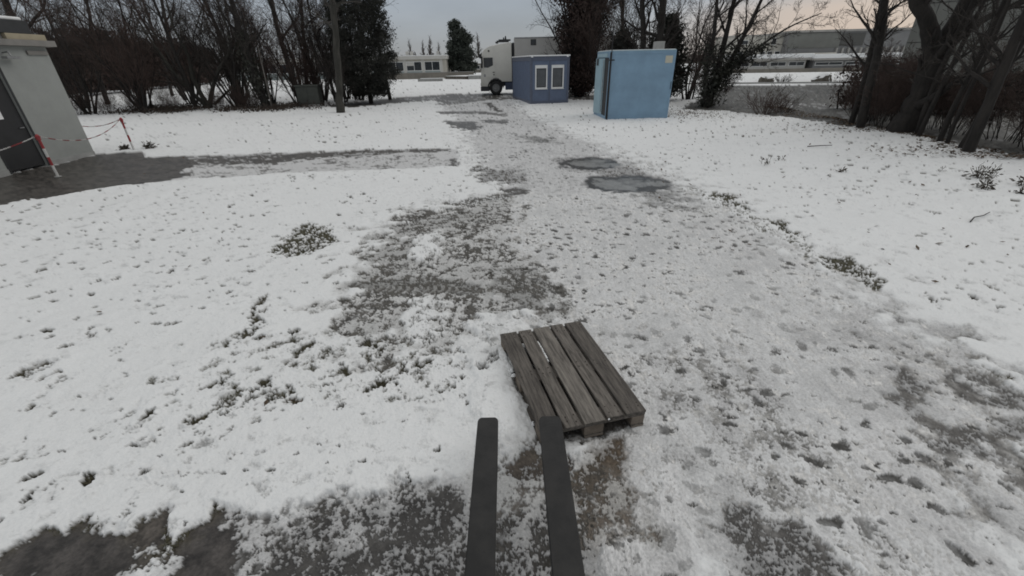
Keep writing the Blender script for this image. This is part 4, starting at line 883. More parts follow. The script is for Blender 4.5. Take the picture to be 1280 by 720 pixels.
def foliage_tree(name, loc, H, R, seed, n, per, spread, size, mleaf, label, low=.3, pw=.6, shell=.5, trunk=.16, group=None, shape=None, stems=None, cat='tree'):
    root = empty(name, loc, 0, label=label, cat=cat, group=group)
    if stems is None:
        br = [([V(0,0,-.1),V(.05,0,H*.3),V(0,.05,H*.65),V(0,0,H*.93)],[trunk,trunk*.8,trunk*.5,.02],0)]
        rng = random.Random(seed)
        spawn(rng, br, br[0][0], br[0][1], H, 0, [STEMS[0], dict(n=40,**{'from':.08},ang=65,len=R/H*.9,rr=.3,seg=4,wob=.1,up=.05,tip=.3)])
    else: br = stems
    v, f = tubes(br, 8); link('trunk', quads_mesh('trunk', v, f), M['bark'], root)
    P = clump_points(seed, n, per, shape or cone_shape(H, R, low, pw, shell), spread)
    P = P[P[:,2] > .05]
    link('crown', leaf_mesh('crown', P, size, seed), mleaf, root)
    return root
foliage_tree('thuja', (-9.62,32.5,0), 11.5, 2.05, 4, 1500, 60, .17, .045, M['needle'], 'dense dark thuja with a ragged edge beside the open yard', low=.55, pw=.45)
foliage_tree('fir_tree', (-9.6,100,0), 10.2, 3.1, 6, 560, 40, .34, .15, M['fir'], 'tall dark fir left of the white truck with a lopsided top', trunk=.3,
             shape=blob_shape([(-.9,0,9.0,.9,.9,.9,1.4),(-.2,0,7.6,1.6,1.4,1.2,2.2),(.9,0,6.6,1.5,1.4,1.1,2.0),(-.7,0,5.2,1.8,1.8,1.3,2.6),(.8,0,4.0,2.1,2,1.4,2.6),(-1.6,0,3.0,1.6,1.6,1.2,2.0),(.3,0,1.8,3.0,2.4,1.3,3.2)]))

# --- middle: evergreen and brown-leaved mass behind the containers
foliage_tree('brown_leaved_tree', (5.3,34.5,0), 10, 2.4, 8, 900, 34, .24, .075, M['brown_leaf'],
             'broad dark brown-leaved tree behind the slate blue office container',
             shape=blob_shape([(.0,0,1.5,1.3,1.2,1.6,2.5),(-.1,0,4.2,1.7,1.5,1.7,3),(.3,0,6.4,2.3,2,1.8,3),(-.9,.3,7.6,1.6,1.5,1.3,1.5),(1.2,0,8.3,2.2,2,1.4,1.5)]),
             stems=stem_tree(51, 8.5, 7, .22, (.08,.14)))
trees_mid = [((7.84,27.5),'straight dark trunk left of two rising behind the pale blue container', 61, [(7.84,27.5,-.1),(7.7,27.5,1.5),(7.62,27.5,3.7),(7.35,27.5,5.2),(7.2,27.5,8.2)],[.20,.17,.15,.13,.08]),
             ((8.6,27.0),'forked dark trunk rising right behind the pale blue container', 62, [(8.7,27.0,-.1),(8.6,27.0,1.5),(8.45,27.0,3.0),(8.4,27.0,4.6),(8.2,27,8.4)],[.26,.23,.21,.18,.10])]
for (xy, lb, sd, pts, rd) in trees_mid:
    trunk_tree('bare_tree', pts, rd, sd, 6.5, BARE, M['bark'], M['twig'], lb)
foliage_tree('yew_tree', (7.0,29.5,0), 3.9, 1.1, 17, 260, 30, .17, .065, M['needle'], 'dark round-topped yew peeping over the pale blue container', low=.4, pw=.5)
foliage_tree('yew_tree', (9.5,29.0,0), 4.4, 1.5, 18, 330, 30, .2, .07, M['needle'], 'dark yew behind the ivy-clad stems right of the blue container', low=.4, pw=.5)
for i, (x_, y_, s, lb) in enumerate([(6.2,31.5,1.0,'bare thicket tree between the brown-leaved tree and the blue container'),(8.9,31.8,1.1,'bare thicket tree straight behind the blue container'),
                                     (11.6,29.8,1.05,'bare thicket tree right of the dark yew behind the ivy-clad stems')]):
    use(tB[i], x_, y_, i*1.3+.7, s, lb)
use(tC, 9.4, 40.0, 2.0, .8, 'tall bare tree in the distance above the blue container')
use(tA[2], 6.4, 38.5, 1.0, 1.05, 'bare tree rising behind the brown-leaved tree')
trunk_tree('ivy_clad_tree', [(10.6,24.6,-.1),(10.75,24.6,1.0),(10.9,24.6,2.0),(11.0,24.6,3.6),(11.1,24.6,5.4),(11.2,24.6,7.8)],[.20,.17,.15,.12,.09,.05], 71, 5.5, BARE, M['bark'], M['twig'],
           'many-stemmed tree with ivy round its feet right of the blue container', ivy=(1500,.065,.30,.0,2.9), ivy_mat=M['ivy'],
           extra=[([(10.7,24.7,-.1),(11.2,24.7,1.4),(11.8,24.6,3.0),(12.3,24.5,4.6),(12.9,24.4,7.0)],[.16,.13,.11,.08,.04]),
                  ([(10.6,24.5,-.1),(10.3,24.5,1.5),(10.3,24.4,3.2),(10.0,24.3,5.6),(9.8,24.3,7.4)],[.15,.12,.10,.07,.04]),
                  ([(10.8,24.6,1.0),(11.5,24.4,1.8),(12.4,24.2,2.6),(13.6,24.0,3.5),(15.0,23.8,4.1)],[.09,.07,.055,.04,.02])])

brush = tree_object('brush', stem_tree(66, 3.4, 26, .42, (.010,.026), [STEMS[0], dict(STEMS[1], n=11), dict(STEMS[2], n=6), dict(STEMS[3], n=4)], foot=.9), 1, M['bark'], M['twig_red'], (0,0,0), cat='bush')
for i, (x_, y_, s, lb) in enumerate([(13.9,17.6,.62,'low leafless bush left of the slim straight roadside trunk'),(14.6,16.6,.6,'low leafless bush right behind the thick forked trunk'),
                                     (14.4,14.4,.5,'low leafless bush among the thin roadside stems'),(13.9,11.2,.5,'low leafless bush right of the leaning right-hand stem'),
                                     (16.0,19.6,.7,'low leafless bush by the evergreen hedge across the verge'),(11.6,26.4,.8,'low leafless bush right behind the ivy-clad stems'),
                                     (14.9,18.2,.75,'leafless bush between the slim straight trunk and the loose brown hedge'),(13.4,15.9,.55,'small leafless bush tucked left of the thick forked trunk'),
                                     (15.2,15.6,.75,'leafless bush behind and right of the thick forked trunk'),(14.9,13.2,.7,'leafless bush on the road side of the thin roadside stems'),(14.6,12.0,.65,'leafless bush behind the leaning right-hand stem')]):
    use(brush, x_, y_, i*1.37, s, lb)

# --- right: the row of trunks by the road
big_ex = [([(13.42,15,2.0),(13.15,15,2.6),(12.7,15,3.2),(12.1,15,3.8),(11.3,14.9,4.6),(10.4,14.8,5.8)],[.27,.24,.21,.18,.13,.07]),
          ([(13.4,15,1.9),(13.6,15.0,2.7),(13.75,15,3.5),(14.0,15,4.6),(14.3,15,6.4)],[.30,.26,.24,.20,.10]),
          ([(13.55,15,2.5),(14.2,14.9,3.1),(15.2,14.8,3.6),(16.5,14.7,4.0)],[.12,.10,.08,.04])]
trunk_tree('forked_tree', [(13.24,15,-.15),(13.28,15,.25),(13.40,15,.9),(13.42,15,1.6),(13.42,15,2.1)],[.44,.36,.33,.32,.31], 81, 4.6,
           [BARE[0], dict(BARE[1], n=4, **{'from':.4}), dict(BARE[2], n=6), dict(BARE[3], n=6)], M['bark'], M['twig'], 'thick forked dark trunk, the stoutest of the trees on the right', extra=big_ex)
for sd, pts, rd, lb in [
    (82, [(12.62,16,-.1),(12.45,16,1.2),(12.3,16,2.5),(11.95,16,4.0),(11.7,16,5.6),(11.6,16,7.5)],[.15,.13,.12,.11,.08,.04],'slim straight trunk just left of the thick forked trunk'),
    (83, [(13.15,17.2,-.1),(13.1,17.2,1.5),(12.9,17.2,3.2),(12.8,17.2,5.2),(12.9,17.2,7.2)],[.10,.09,.08,.06,.03],'thin dark stem behind the slim straight trunk by the road'),
    (84, [(12.16,11.5,-.1),(12.12,11.5,1.0),(12.05,11.5,2.0),(12.0,11.5,3.4),(11.9,11.5,6.0)],[.14,.12,.11,.09,.05],'leaning dark stem farthest right in the roadside tree row'),
    (85, [(12.45,12.0,-.1),(12.6,12.0,1.2),(12.75,12.0,2.6),(12.9,12,4.6),(12.9,12,6.0)],[.09,.08,.07,.05,.03],'thin stem close beside the leaning stem at the right'),
    (86, [(12.75,13.0,-.1),(12.75,13.0,1.2),(12.85,13.0,2.8),(12.8,13,5.2)],[.075,.065,.06,.035],'thin stem midway between the forked trunk and the right-hand stems'),
    (87, [(13.0,14.0,-.1),(13.05,14.0,1.2),(13.2,14.0,2.8),(13.4,14,5.0)],[.07,.06,.055,.03],'thin stem just right of the thick forked trunk'),
    (89, [(12.6,12.6,-.1),(12.55,12.6,1.2),(12.6,12.6,2.6),(12.5,12.6,5.0)],[.06,.055,.05,.03],'very thin stem left of the leaning right-hand stem'),
    (90, [(13.3,14.4,-.1),(13.2,14.4,1.4),(13.3,14.4,3.0),(13.5,14.4,5.2)],[.085,.075,.065,.035],'thin stem second to the right of the thick forked trunk'),
    (91, [(12.9,10.6,-.1),(13.0,10.6,1.0),(13.2,10.6,2.4),(13.4,10.6,4.6)],[.08,.07,.06,.03],'thin stem right of the leaning right-hand stem'),
    (88, [(13.05,9.6,-.1),(13.0,9.6,1.0),(12.9,9.6,2.2),(12.7,9.6,4.6)],[.11,.10,.09,.05],'dark stem at the very edge of the view on the right')]:
    trunk_tree('roadside_tree', pts, rd, sd, 4.6, [BARE[0], dict(BARE[1], n=13, **{'from':.3}), BARE[2], BARE[3]] if sd < 84 else [BARE[0], dict(BARE[1], n=9, **{'from':.35}), dict(BARE[2], n=7), dict(BARE[3], n=6)], M['bark'], M['twig'], lb)
def shrub(loc, H, n, seed, mt, label, spread=.8, group=None, name='shrub', r=(.008,.016)):
    spec = [dict(seg=5,wob=.14,up=.02,tip=.3), dict(n=6,**{'from':.2},ang=35,len=.5,rr=.6,seg=4,wob=.16,up=.02,tip=.4), dict(n=3,**{'from':.2},ang=35,len=.5,rr=.7,seg=3,wob=.16,up=0,tip=.5)]
    br = stem_tree(seed, H, n, spread, r, spec, foot=.5)
    v, f = tubes(br, 4)
    root = empty(name, loc, 0, label=label, cat='shrub', group=group)
    a, b = split_tree(br, 1)
    v, f = tubes(a, 5); link('stem', quads_mesh('stem', v, f), mt, root, kind='stuff')
    v, f = tubes(b, 4); link('twig', quads_mesh('twig', v, f), mt, root, kind='stuff')
    return root
shrub((11.9,20.9,0), 1.25, 34, 91, M['twig_red'], 'reddish leafless shrub at the near edge of the grey road', spread=.9)
shrub((12.9,21.6,0), .9, 22, 92, M['twig_red'], 'smaller reddish shrub right of the larger roadside shrub', spread=.9)
shrub((27.0,46.0,0), .9, 26, 93, M['twig'], 'small dark bush between the two snow-dusted boulders', spread=.9, r=(.015,.03))

for i, (x_, y_, s) in enumerate([(-25.8,27.6,.42),(-23.0,28.6,.38),(-21.2,28.9,.45),(-18.6,29.6,.4),(-17.0,29.9,.42),(-24.4,28.2,.36),(-13.2,31.9,.45),(-16.3,29.4,.36)]):
    use(brush, x_, y_, i*1.1, s, 'low tangle of thin bare stems at the foot of the left thicket', 'low stems along the left thicket')

# dark hedges
def hedge(name, p0, p1, H, T, seed, n, per, size, m, label, low=0.0):
    p0, p1 = Vector((*p0,0)), Vector((*p1,0))
    L = (p1-p0).length
    root = empty(name, p0, math.atan2((p1-p0).y,(p1-p0).x), label=label, cat='hedge')
    g = np.random.default_rng(seed)
    def sh(g, k):
        x = g.uniform(0,L,k); top = H*(1+.12*np.sin(x*.9+seed)+.10*np.sin(x*2.3)+.10*np.sin(x*.31))
        z = low+(top-low)*g.uniform(0,1,k); y = g.uniform(-T/2,T/2,k)
        return np.stack([x,y,z],1)
    P = clump_points(seed, n, per, sh, .16+size)
    P = P[P[:,2] > low*.95+.02]
    link('foliage', leaf_mesh('foliage', P, size, seed), m, root)
    rng = random.Random(seed); br = []
    for i in range(int(L/.6)):
        x = rng.uniform(0,L); y = rng.uniform(-T/3,T/3)
        br.append(([V(x,y,-.1),V(x+rng.gauss(0,.1),y,H*.4),V(x+rng.gauss(0,.2),y,H*.8)],[.04,.03,.015],0))
    v, f = tubes(br, 4); link('stem', quads_mesh('stem', v, f), M['bark'], root, kind='stuff')
    return root
hedge('brown_hedge', (-41,30), (-52,84), 5.2, 3.0, 3, 2600, 26, .17, M['brown_leaf'], 'long dark brown hedge behind the left thicket', .3)
hedge('dark_hedge', (17.2,20.2), (21.8,19.6), 1.25, 1.4, 5, 300, 36, .055, M['needle'], 'low dark clipped hedge across the road behind the forked trunk', .05)
hedge('dark_hedge', (16.4,22.6), (19.4,21.9), 1.8, 1.3, 6, 120, 36, .06, M['brown_leaf'], 'loose dark brown hedge left of the clipped hedge behind slim trunks', .05)

# poplars and the wooded horizon far off
POP = [dict(seg=9,wob=.02,up=.1,tip=.15), dict(n=60,**{'from':.08},ang=22,len=.22,rr=.5,seg=4,wob=.08,up=.12,tip=.4), dict(n=7,**{'from':.2},ang=28,len=.5,rr=.7,seg=3,wob=.1,up=.08,tip=.6)]
pop = tree_object('poplar', bare_tree(7, 12, .28, POP), 1, M['twig_grey'], M['twig_grey'], (0,0,0), cat='tree')
for i, (x_, s, lb) in enumerate([(-43.8,.95,'bare poplar far away, leftmost of the row over the long building'),(-37.9,.92,'bare poplar far away, second from left over the long building'),
                                 (-34.6,1.05,'bare poplar far away, tallest left of the fir'),(-30.8,.85,'bare poplar far away, just left of the fir'),(-13.0,1.1,'bare poplar far away between the fir and the truck')]):
    use(pop, x_, 220, i*1.1, s*1.8, lb, None, s)
def treeline():
    g = np.random.default_rng(12)
    P = []
    for k in range(900):
        a = math.radians(g.uniform(-58, 58)); r = g.uniform(240, 330)
        h = g.uniform(1.2,4.2)
        q = g.normal(0,1,(22,3))*np.array([2.2,2.2,h*.45])+np.array([r*math.sin(a), r*math.cos(a), h*.8])
        P.append(q)
    P = np.concatenate(P); P = P[P[:,2] > 0]
    link('far_treeline', leaf_mesh('far_treeline', P, .8, 2), M['twig_grey'], kind='stuff', label='low grey line of woods on the far horizon', cat='woods')
treeline()

# ------------------------------------------------------------------ small plants on the snow
def weed(loc, H, n, seed, label, leaf=40, group=None):
    rng = random.Random(seed)
    spec = [dict(seg=4,wob=.12,up=.03,tip=.4), dict(n=3,**{'from':.3},ang=35,len=.4,rr=.7,seg=3,wob=.15,up=.02,tip=.5)]
    br = stem_tree(seed, H, n, .45, (.004,.006), spec, foot=.10)
    root = empty('weed', loc, rng.random()*6, label=label, cat='weed', group=group)
    v, f = tubes(br, 3); link('stem', quads_mesh('stem', v, f), M['weed'], root, kind='stuff')
    if leaf:
        g = np.random.default_rng(seed)
        P = g.normal(0,1,(leaf,3))*np.array([H*.28,H*.28,H*.22])+np.array([0,0,H*.3]); P[:,2] = np.abs(P[:,2])
        link('leaf', leaf_mesh('leaf', P, .026, seed), M['weed'], root, kind='stuff')
    return root
for i, (x_, y_, h, n, lf, lb) in enumerate([
    (9.55,8.55,.42,14,120,'tallest dark dead weed clump on the right snow'),(9.05,7.95,.25,8,60,'low weed tuft just in front of the tallest weed clump'),
    (9.9,8.0,.28,10,90,'leafy dark weed clump at the right edge of the snow'),(9.25,7.5,.16,6,60,'flat dark weed patch near the right edge'),
    (10.4,7.6,.26,9,70,'dark weed clump cut by the right edge of the view'),
    (9.3,9.3,.5,1,0,'single thin dead stalk above the tallest weed clump'),(6.2,10.45,.28,4,10,'thin forked dead weed in the middle of the right lawn'),
    (6.85,10.9,.2,4,8,'faint short weed right of the thin forked weed'),(7.4,9.5,.14,4,30,'little weed left of the weed clumps on the right lawn'),
    (-12.6,14.55,.22,22,200,'low green weeds against the hut corner'),(-11.9,14.7,.28,16,150,'low weeds at the foot of the farther striped post')]):
    weed((x_,y_,-.01), h, n, 200+i, lb, lf)
def stick(pts, r, label):
    o = Vector(pts[0])
    v, f = tubes([([Vector(p)-o for p in pts], [r*(1-.5*i/len(pts)) for i in range(len(pts))], 0)], 6)
    link('stick', quads_mesh('stick', v, f), M['bark'], None, loc=o, label=label, cat='stick')
stick([(7.05,6.15,.01),(7.25,6.3,.03),(7.5,6.4,.02),(7.75,6.55,.02)], .011, 'thin crooked stick lying on the right snow')
stick([(8.55,12.55,.015),(8.95,12.6,.02),(9.3,12.62,.02)], .017, 'thick short dark stick lying across the right lawn')

# ------------------------------------------------------------------ pallet
def pallet():
    ux = Vector((.24, -.9708, 0)).normalized()        # along the boards, towards the camera
    ang = math.atan2(ux.y, ux.x)
    root = empty('wooden_pallet', (.405, 2.715, -.022), ang+math.pi/2, label='weathered grey-brown wooden pallet lying in the slush before the forks', cat='pallet')
    rng = random.Random(4)
    W_, L_ = .78, 1.215
    widths = [.150,.118,.150,.118,.152]
    gap = (W_-sum(widths))/4
    xs = []
    c = -W_/2
    for w in widths:
        xs.append((c, c+w)); c += w+gap
    def board(name, x0, y0, z0, x1, y1, z1, mats, seed, along, label=None):
        r = random.Random(seed); mb = MB()
        n = 8
        if along == 'y':
            prof = []
            vs = []; fs = []
            for i in range(n+1):
                t = i/n; yy = y0+(y1-y0)*t
                dz = r.gauss(0,.0012); a = r.gauss(0,.0015); b = r.gauss(0,.0015)
                vs += [(x0+a,yy,z0),(x1+b,yy,z0),(x1+b,yy,z1+dz-.0005),(x0+a,yy,z1+dz)]
            for i in range(n):
                o = i*4
                for k in range(4):
                    k1 = (k+1) % 4
                    fs.append((o+k,o+k1,o+4+k1,o+4+k))
            fs += [(3,2,1,0),(n*4,n*4+1,n*4+2,n*4+3)]
            mb.add(vs, fs)
        else:
            mb.box(x0,y0,z0,x1,y1,z1)
        # ends show the paler end grain
        me = mb.mesh(name, .0025, False, 1)
        me.materials.append(mats[0]); me.materials.append(mats[1])
        for p in me.polygons:
            if (along == 'y' and abs(p.normal.y) > .8) or (along == 'x' and abs(p.normal.x) > .8): p.material_index = 1
        o_ = link(name, me, None, root)
        if label: o_['label'] = label
        return o_
    for i, (a, b) in enumerate(xs):
        dy = rng.uniform(-.008,.008)
        o_ = board('board', a, -L_/2+dy, .122, b, L_/2+dy, .144+(0,-.002,.004,.0,.002)[i], ((M['wood_dark'],M['wood'],M['wood_pale'],M['wood'],M['wood_dark'])[i], M['wood_dark']), 40+i, 'y')
        o_.rotation_euler = (0,0,rng.uniform(-.004,.004))
    for y_ in (-L_/2+.075, 0, L_/2-.075):
        board('cross_board', -W_/2+.004, y_-.07, .100, W_/2-.004, y_+.07, .1205, (M['wood_dark'], M['wood_end']), 60, 'x')
        for x_, hw in ((-W_/2+.055,.05),(0,.0725),(W_/2-.055,.05)):
            mb = MB().box(x_-hw, y_-.068, .022, x_+hw, y_+.068, .099)
            mb.build('block', M['wood_end'], root, .003, seg=1)
    for x_, hw in ((-W_/2+.055,.05),(0,.0725),(W_/2-.055,.05)):
        board('bottom_board', x_-hw, -L_/2, 0, x_+hw, L_/2, .021, (M['wood_dark'], M['wood_end']), 70, 'y')
    for g_, (y0, y1) in ((1,(.12,.40)),):
        xg = (xs[g_][1]+xs[g_+1][0])/2
        sv = MB(); yy = y0
        while yy < y1:
            l_ = rng.uniform(.02,.05); sv.box(xg-.005-rng.random()*.004, yy, .112, xg+.004+rng.random()*.004, yy+l_, .132+rng.random()*.006); yy += l_+rng.uniform(.001,.012)
        sv.build('pale_strip', M['snow'], root, .002, seg=1, kind='stuff')  # broken pale strip along the gap beside the middle board
    nb = MB()
    for a, b in xs:
        for y_ in (-L_/2+.075, 0, L_/2-.075):
            for s in (-1,1):
                for t in (-.025,.025):
                    x0 = (a+b)/2+s*(b-a)*.28+rng.gauss(0,.004); y0 = y_+t+rng.gauss(0,.006)
                    nb.cyl((x0,y0,.1435),(x0,y0,.1466), .0052, n=6)
    nb.build('nail', M['nail'], root, kind='stuff')
    # frozen scraps of snow caught at the ends and edges
    sn = MB()
    for (x_,y_,z_,s) in [(.10,-L_/2-.002,.142,.012),(-W_/2-.004,.1,.075,.03),(-W_/2-.004,.18,.06,.035),(-W_/2-.004,-.42,.05,.03)]:
        for k in range(3):
            a = rng.random()*6.28
            sn.cyl((x_+math.cos(a)*s*.4,y_+math.sin(a)*s*.2,z_-s*.4),(x_+math.cos(a)*s*.2,y_,z_+s*.4),s*.5,s*.2,6)
    sn.build('snow_scrap', M['snow'], root, .004, True, kind='stuff')
pallet()

# ------------------------------------------------------------------ forks of the loader
def forks():
    root = empty('lifting_forks', (0.03, .72, 0), 0, label='pair of dark steel lifting forks reaching in from below', cat='forks')
    zt = .205
    for x_, w, x2 in ((-.178,.142,-.185),(.234,.152,.262)):
        mb = MB()
        # plan outline with a rounded tip, thick heel to thin tip
        ytip = 2.10-.72; y0 = .02
        n = 12
        stations = [y0, .2, .4, .6, .8, 1.0, 1.2, ytip-.03, ytip-.014, ytip-.005, ytip]
        hw = [1,1,1,1,1,1,.985,.96,.90,.80,.66]
        vs, fs = [], []
        for s, h in zip(stations, hw):
            t = s/ytip
            th = .042*(1-t)+.011*t
            xc = (x_-.03)+(x2-x_)*0*t
            a = w/2*h; c = min(.006, th*.3)
            vs += [(xc-a,s,zt-th+c),(xc-a+c,s,zt-th),(xc+a-c,s,zt-th),(xc+a,s,zt-th+c),(xc+a,s,zt-c),(xc+a-c,s,zt),(xc-a+c,s,zt),(xc-a,s,zt-c)]
        for i in range(len(stations)-1):
            for k in range(8):
                k1 = (k+1) % 8
                fs.append((i*8+k, i*8+k1, i*8+8+k1, i*8+8+k))
        fs += [tuple(range(7,-1,-1)), tuple(range((len(stations)-1)*8, len(stations)*8))]
        mb.add(vs, fs)
        xc = x_-.03
        mb.box(xc-w/2, -.03, zt-.042, xc+w/2, .0199, .70)
        mb.build('fork', M['fork'], root, 0)
    cb = MB().box(-.50,-.075,.24,.50,-.032,.33).box(-.50,-.075,.56,.50,-.032,.66).box(-.47,-.078,.3301,-.42,-.04,.5599).box(.42,-.078,.3301,.47,-.04,.5599)
    cb.build('carriage', M['fork'], root, .004)
forks()

# ------------------------------------------------------------------ hut on the left
def hut():
    root = empty('hut', (-12.95, 13.8, 0), 0, label='pale grey rendered hut with a dark door on the left', cat='hut')
    # local: x=0 facade plane (facing +x), y=0 far corner, building lies to -x and -y
    w = MB()
    D, Ln, Hh = -5.0, -7.5, 2.92
    dy0, dy1, dh = -2.52, -1.53, 2.45
    def wall_poly(x0, x1):
        w.box(x0, dy1, -.1, x1, 0, Hh)
        w.box(x0, dy0, dh, x1, dy1-.0005, Hh)
        w.box(x0, Ln, -.1, x1, dy0-.0005, Hh)
    wall_poly(-.22, 0)
    w.box(D, -.22, -.1, -.2205, 0, Hh); w.box(D, Ln, -.1, D+.22, -.2205, Hh); w.box(D+.2205, Ln, -.1, -.2205, Ln+.22, Hh)
    w.build('wall', M['hut'], root)
    MB().box(-.12, dy0+.003, .02, -.06, dy1-.003, dh-.003).build('door', M['door_dark'], root, .004)
    d = [o for o in root.children if o.name.startswith('door')][0]
    MB().box(-.0595, dy0+.16, 1.25, -.045, dy1-.45, 1.62).build('pale_panel', M['white_trim'], d)  # pale rectangle set on the dark door
    MB().cyl((-.03,dy1-.09,1.0),(-.03,dy1-.20,1.0),.012,n=8).cyl((-.06,dy1-.09,1.0),(-.03,dy1-.09,1.0),.010,n=8).build('handle', M['metal'], d)
    f = MB(); f.box(.002, dy0-.055, -.02, .012, dy0-.001, dh+.05).box(.002, dy1+.001, -.02, .012, dy1+.055, dh+.05).box(.002, dy0-.0005, dh+.002, .012, dy1+.0005, dh+.05)
    f.build('door_frame', M['dark_sheet'], root)
    MB().box(D-.3, Ln-.3, Hh+.002, .20, .16, Hh+.15).build('roof', M['fascia'], root, .01)
    t = MB(); t.box(.02, -1.05, Hh+.152, .12, .02, Hh+.29); t.build('fascia_panel', M['tan'], root, .006)
    MB().box(-4.6, -7.2, Hh+.152, .0195, -.02, Hh+.29).build('parapet', M['fascia'], root, .006)
    MB().box(-4.4, -7.0, Hh+.292, .10, -.30, Hh+.60).build('clerestory', M['dark_sheet'], root, .01)
    MB().box(-4.4, -7.0, Hh+.602, .06, -.36, Hh+.68).build('roof_cap', M['white_trim'], root, .03)
    MB().box(.001, -.62, Hh-.20, .05, -.05, Hh-.10).build('vent_plate', M['fascia'], root, .004)
    lm = MB(); lm.tube([(.02,-1.25,Hh-.16),(.18,-1.25,Hh-.14),(.20,-1.25,Hh-.24)], .018, 8); lm.box(.10,-1.42,Hh-.30,.26,-1.08,Hh-.245)
    lm.build('door_lamp', M['metal'], root)
    MB().box(.002, Ln, -.1, .02, dy0-.06, .10).box(.002, dy1+.06, -.1, .02, 0, .10).build('plinth', M['concrete'], root)
hut()

# ------------------------------------------------------------------ striped posts and chain
def striped_post(x_, y_, label):
    root = empty('striped_post', (x_, y_, -.02), 0, label=label, cat='post', group='red and white posts by the hut')
    z = 0.02
    for i, h in enumerate((.26,.20,.20,.20)):
        c = M['red'] if i % 2 else M['white']
        MB().cyl((0,0,z),(0,0,z+h-.001),.028,n=14).build('band', c, root, smooth=False)
        z += h
    hd = MB().cyl((0,0,z),(0,0,z+.10),.045,.040,14).cyl((0,0,z+.10),(0,0,z+.13),.040,.015,14)
    for a in (0, math.pi/2):
        hd.cyl((math.cos(a)*.065,math.sin(a)*.065,z+.07),(-math.cos(a)*.065,-math.sin(a)*.065,z+.07),.010,n=8)
    hd.build('cap', M['red'], root)
    MB().cyl((0,0,0),(0,0,.019),.07,.06,16).build('foot', M['concrete'], root)
    return root
striped_post(-11.31, 10.8, 'nearer red and white striped post on the wet asphalt by the hut door')
striped_post(-12.28, 14.5, 'farther red and white striped post on the grass edge behind the hut')
def chain(p0, p1, sag, label, alt=6):
    p0, p1 = Vector(p0), Vector(p1)
    L = (p1-p0).length
    n = int(L*1.06/.042)
    mb = MB()
    for i in range(n):
        t0, t1 = i/n, (i+1)/n
        def P(t):
            q = p0.lerp(p1, t); q.z -= sag*4*t*(1-t); return q
        a, b = P(t0)-p0, P(t1)-p0
        d = (b-a).normalized(); s = d.cross(V(0,0,1)).normalized(); u = s.cross(d)
        w = s if i % 2 else u
        e_ = d*.008
        k = 0 if (i//alt) % 2 else 1
        A, B = a-e_, b+e_
        mb.tube([A+w*.009, B+w*.009], .0042, 5, k); mb.tube([A-w*.009, B-w*.009], .0042, 5, k)
        mb.tube([A+w*.009, A-w*.009], .0042, 5, k); mb.tube([B+w*.009, B-w*.009], .0042, 5, k)
    o = mb.build('barrier_chain', [M['red'], M['white']], None, loc=p0, label=label, cat='chain', group='red and white chains by the hut')
chain((-11.31,10.865,.93),(-12.28,14.435,.93), .30, 'red and white chain sagging between the two striped posts')
chain((-11.37,10.77,.93),(-12.6,8.2,.78), .22, 'red and white chain running from the nearer post out of view')
chain((-12.345,14.5,.93),(-15.6,15.8,.85), .22, 'red and white chain from the farther post behind the hut', 9)

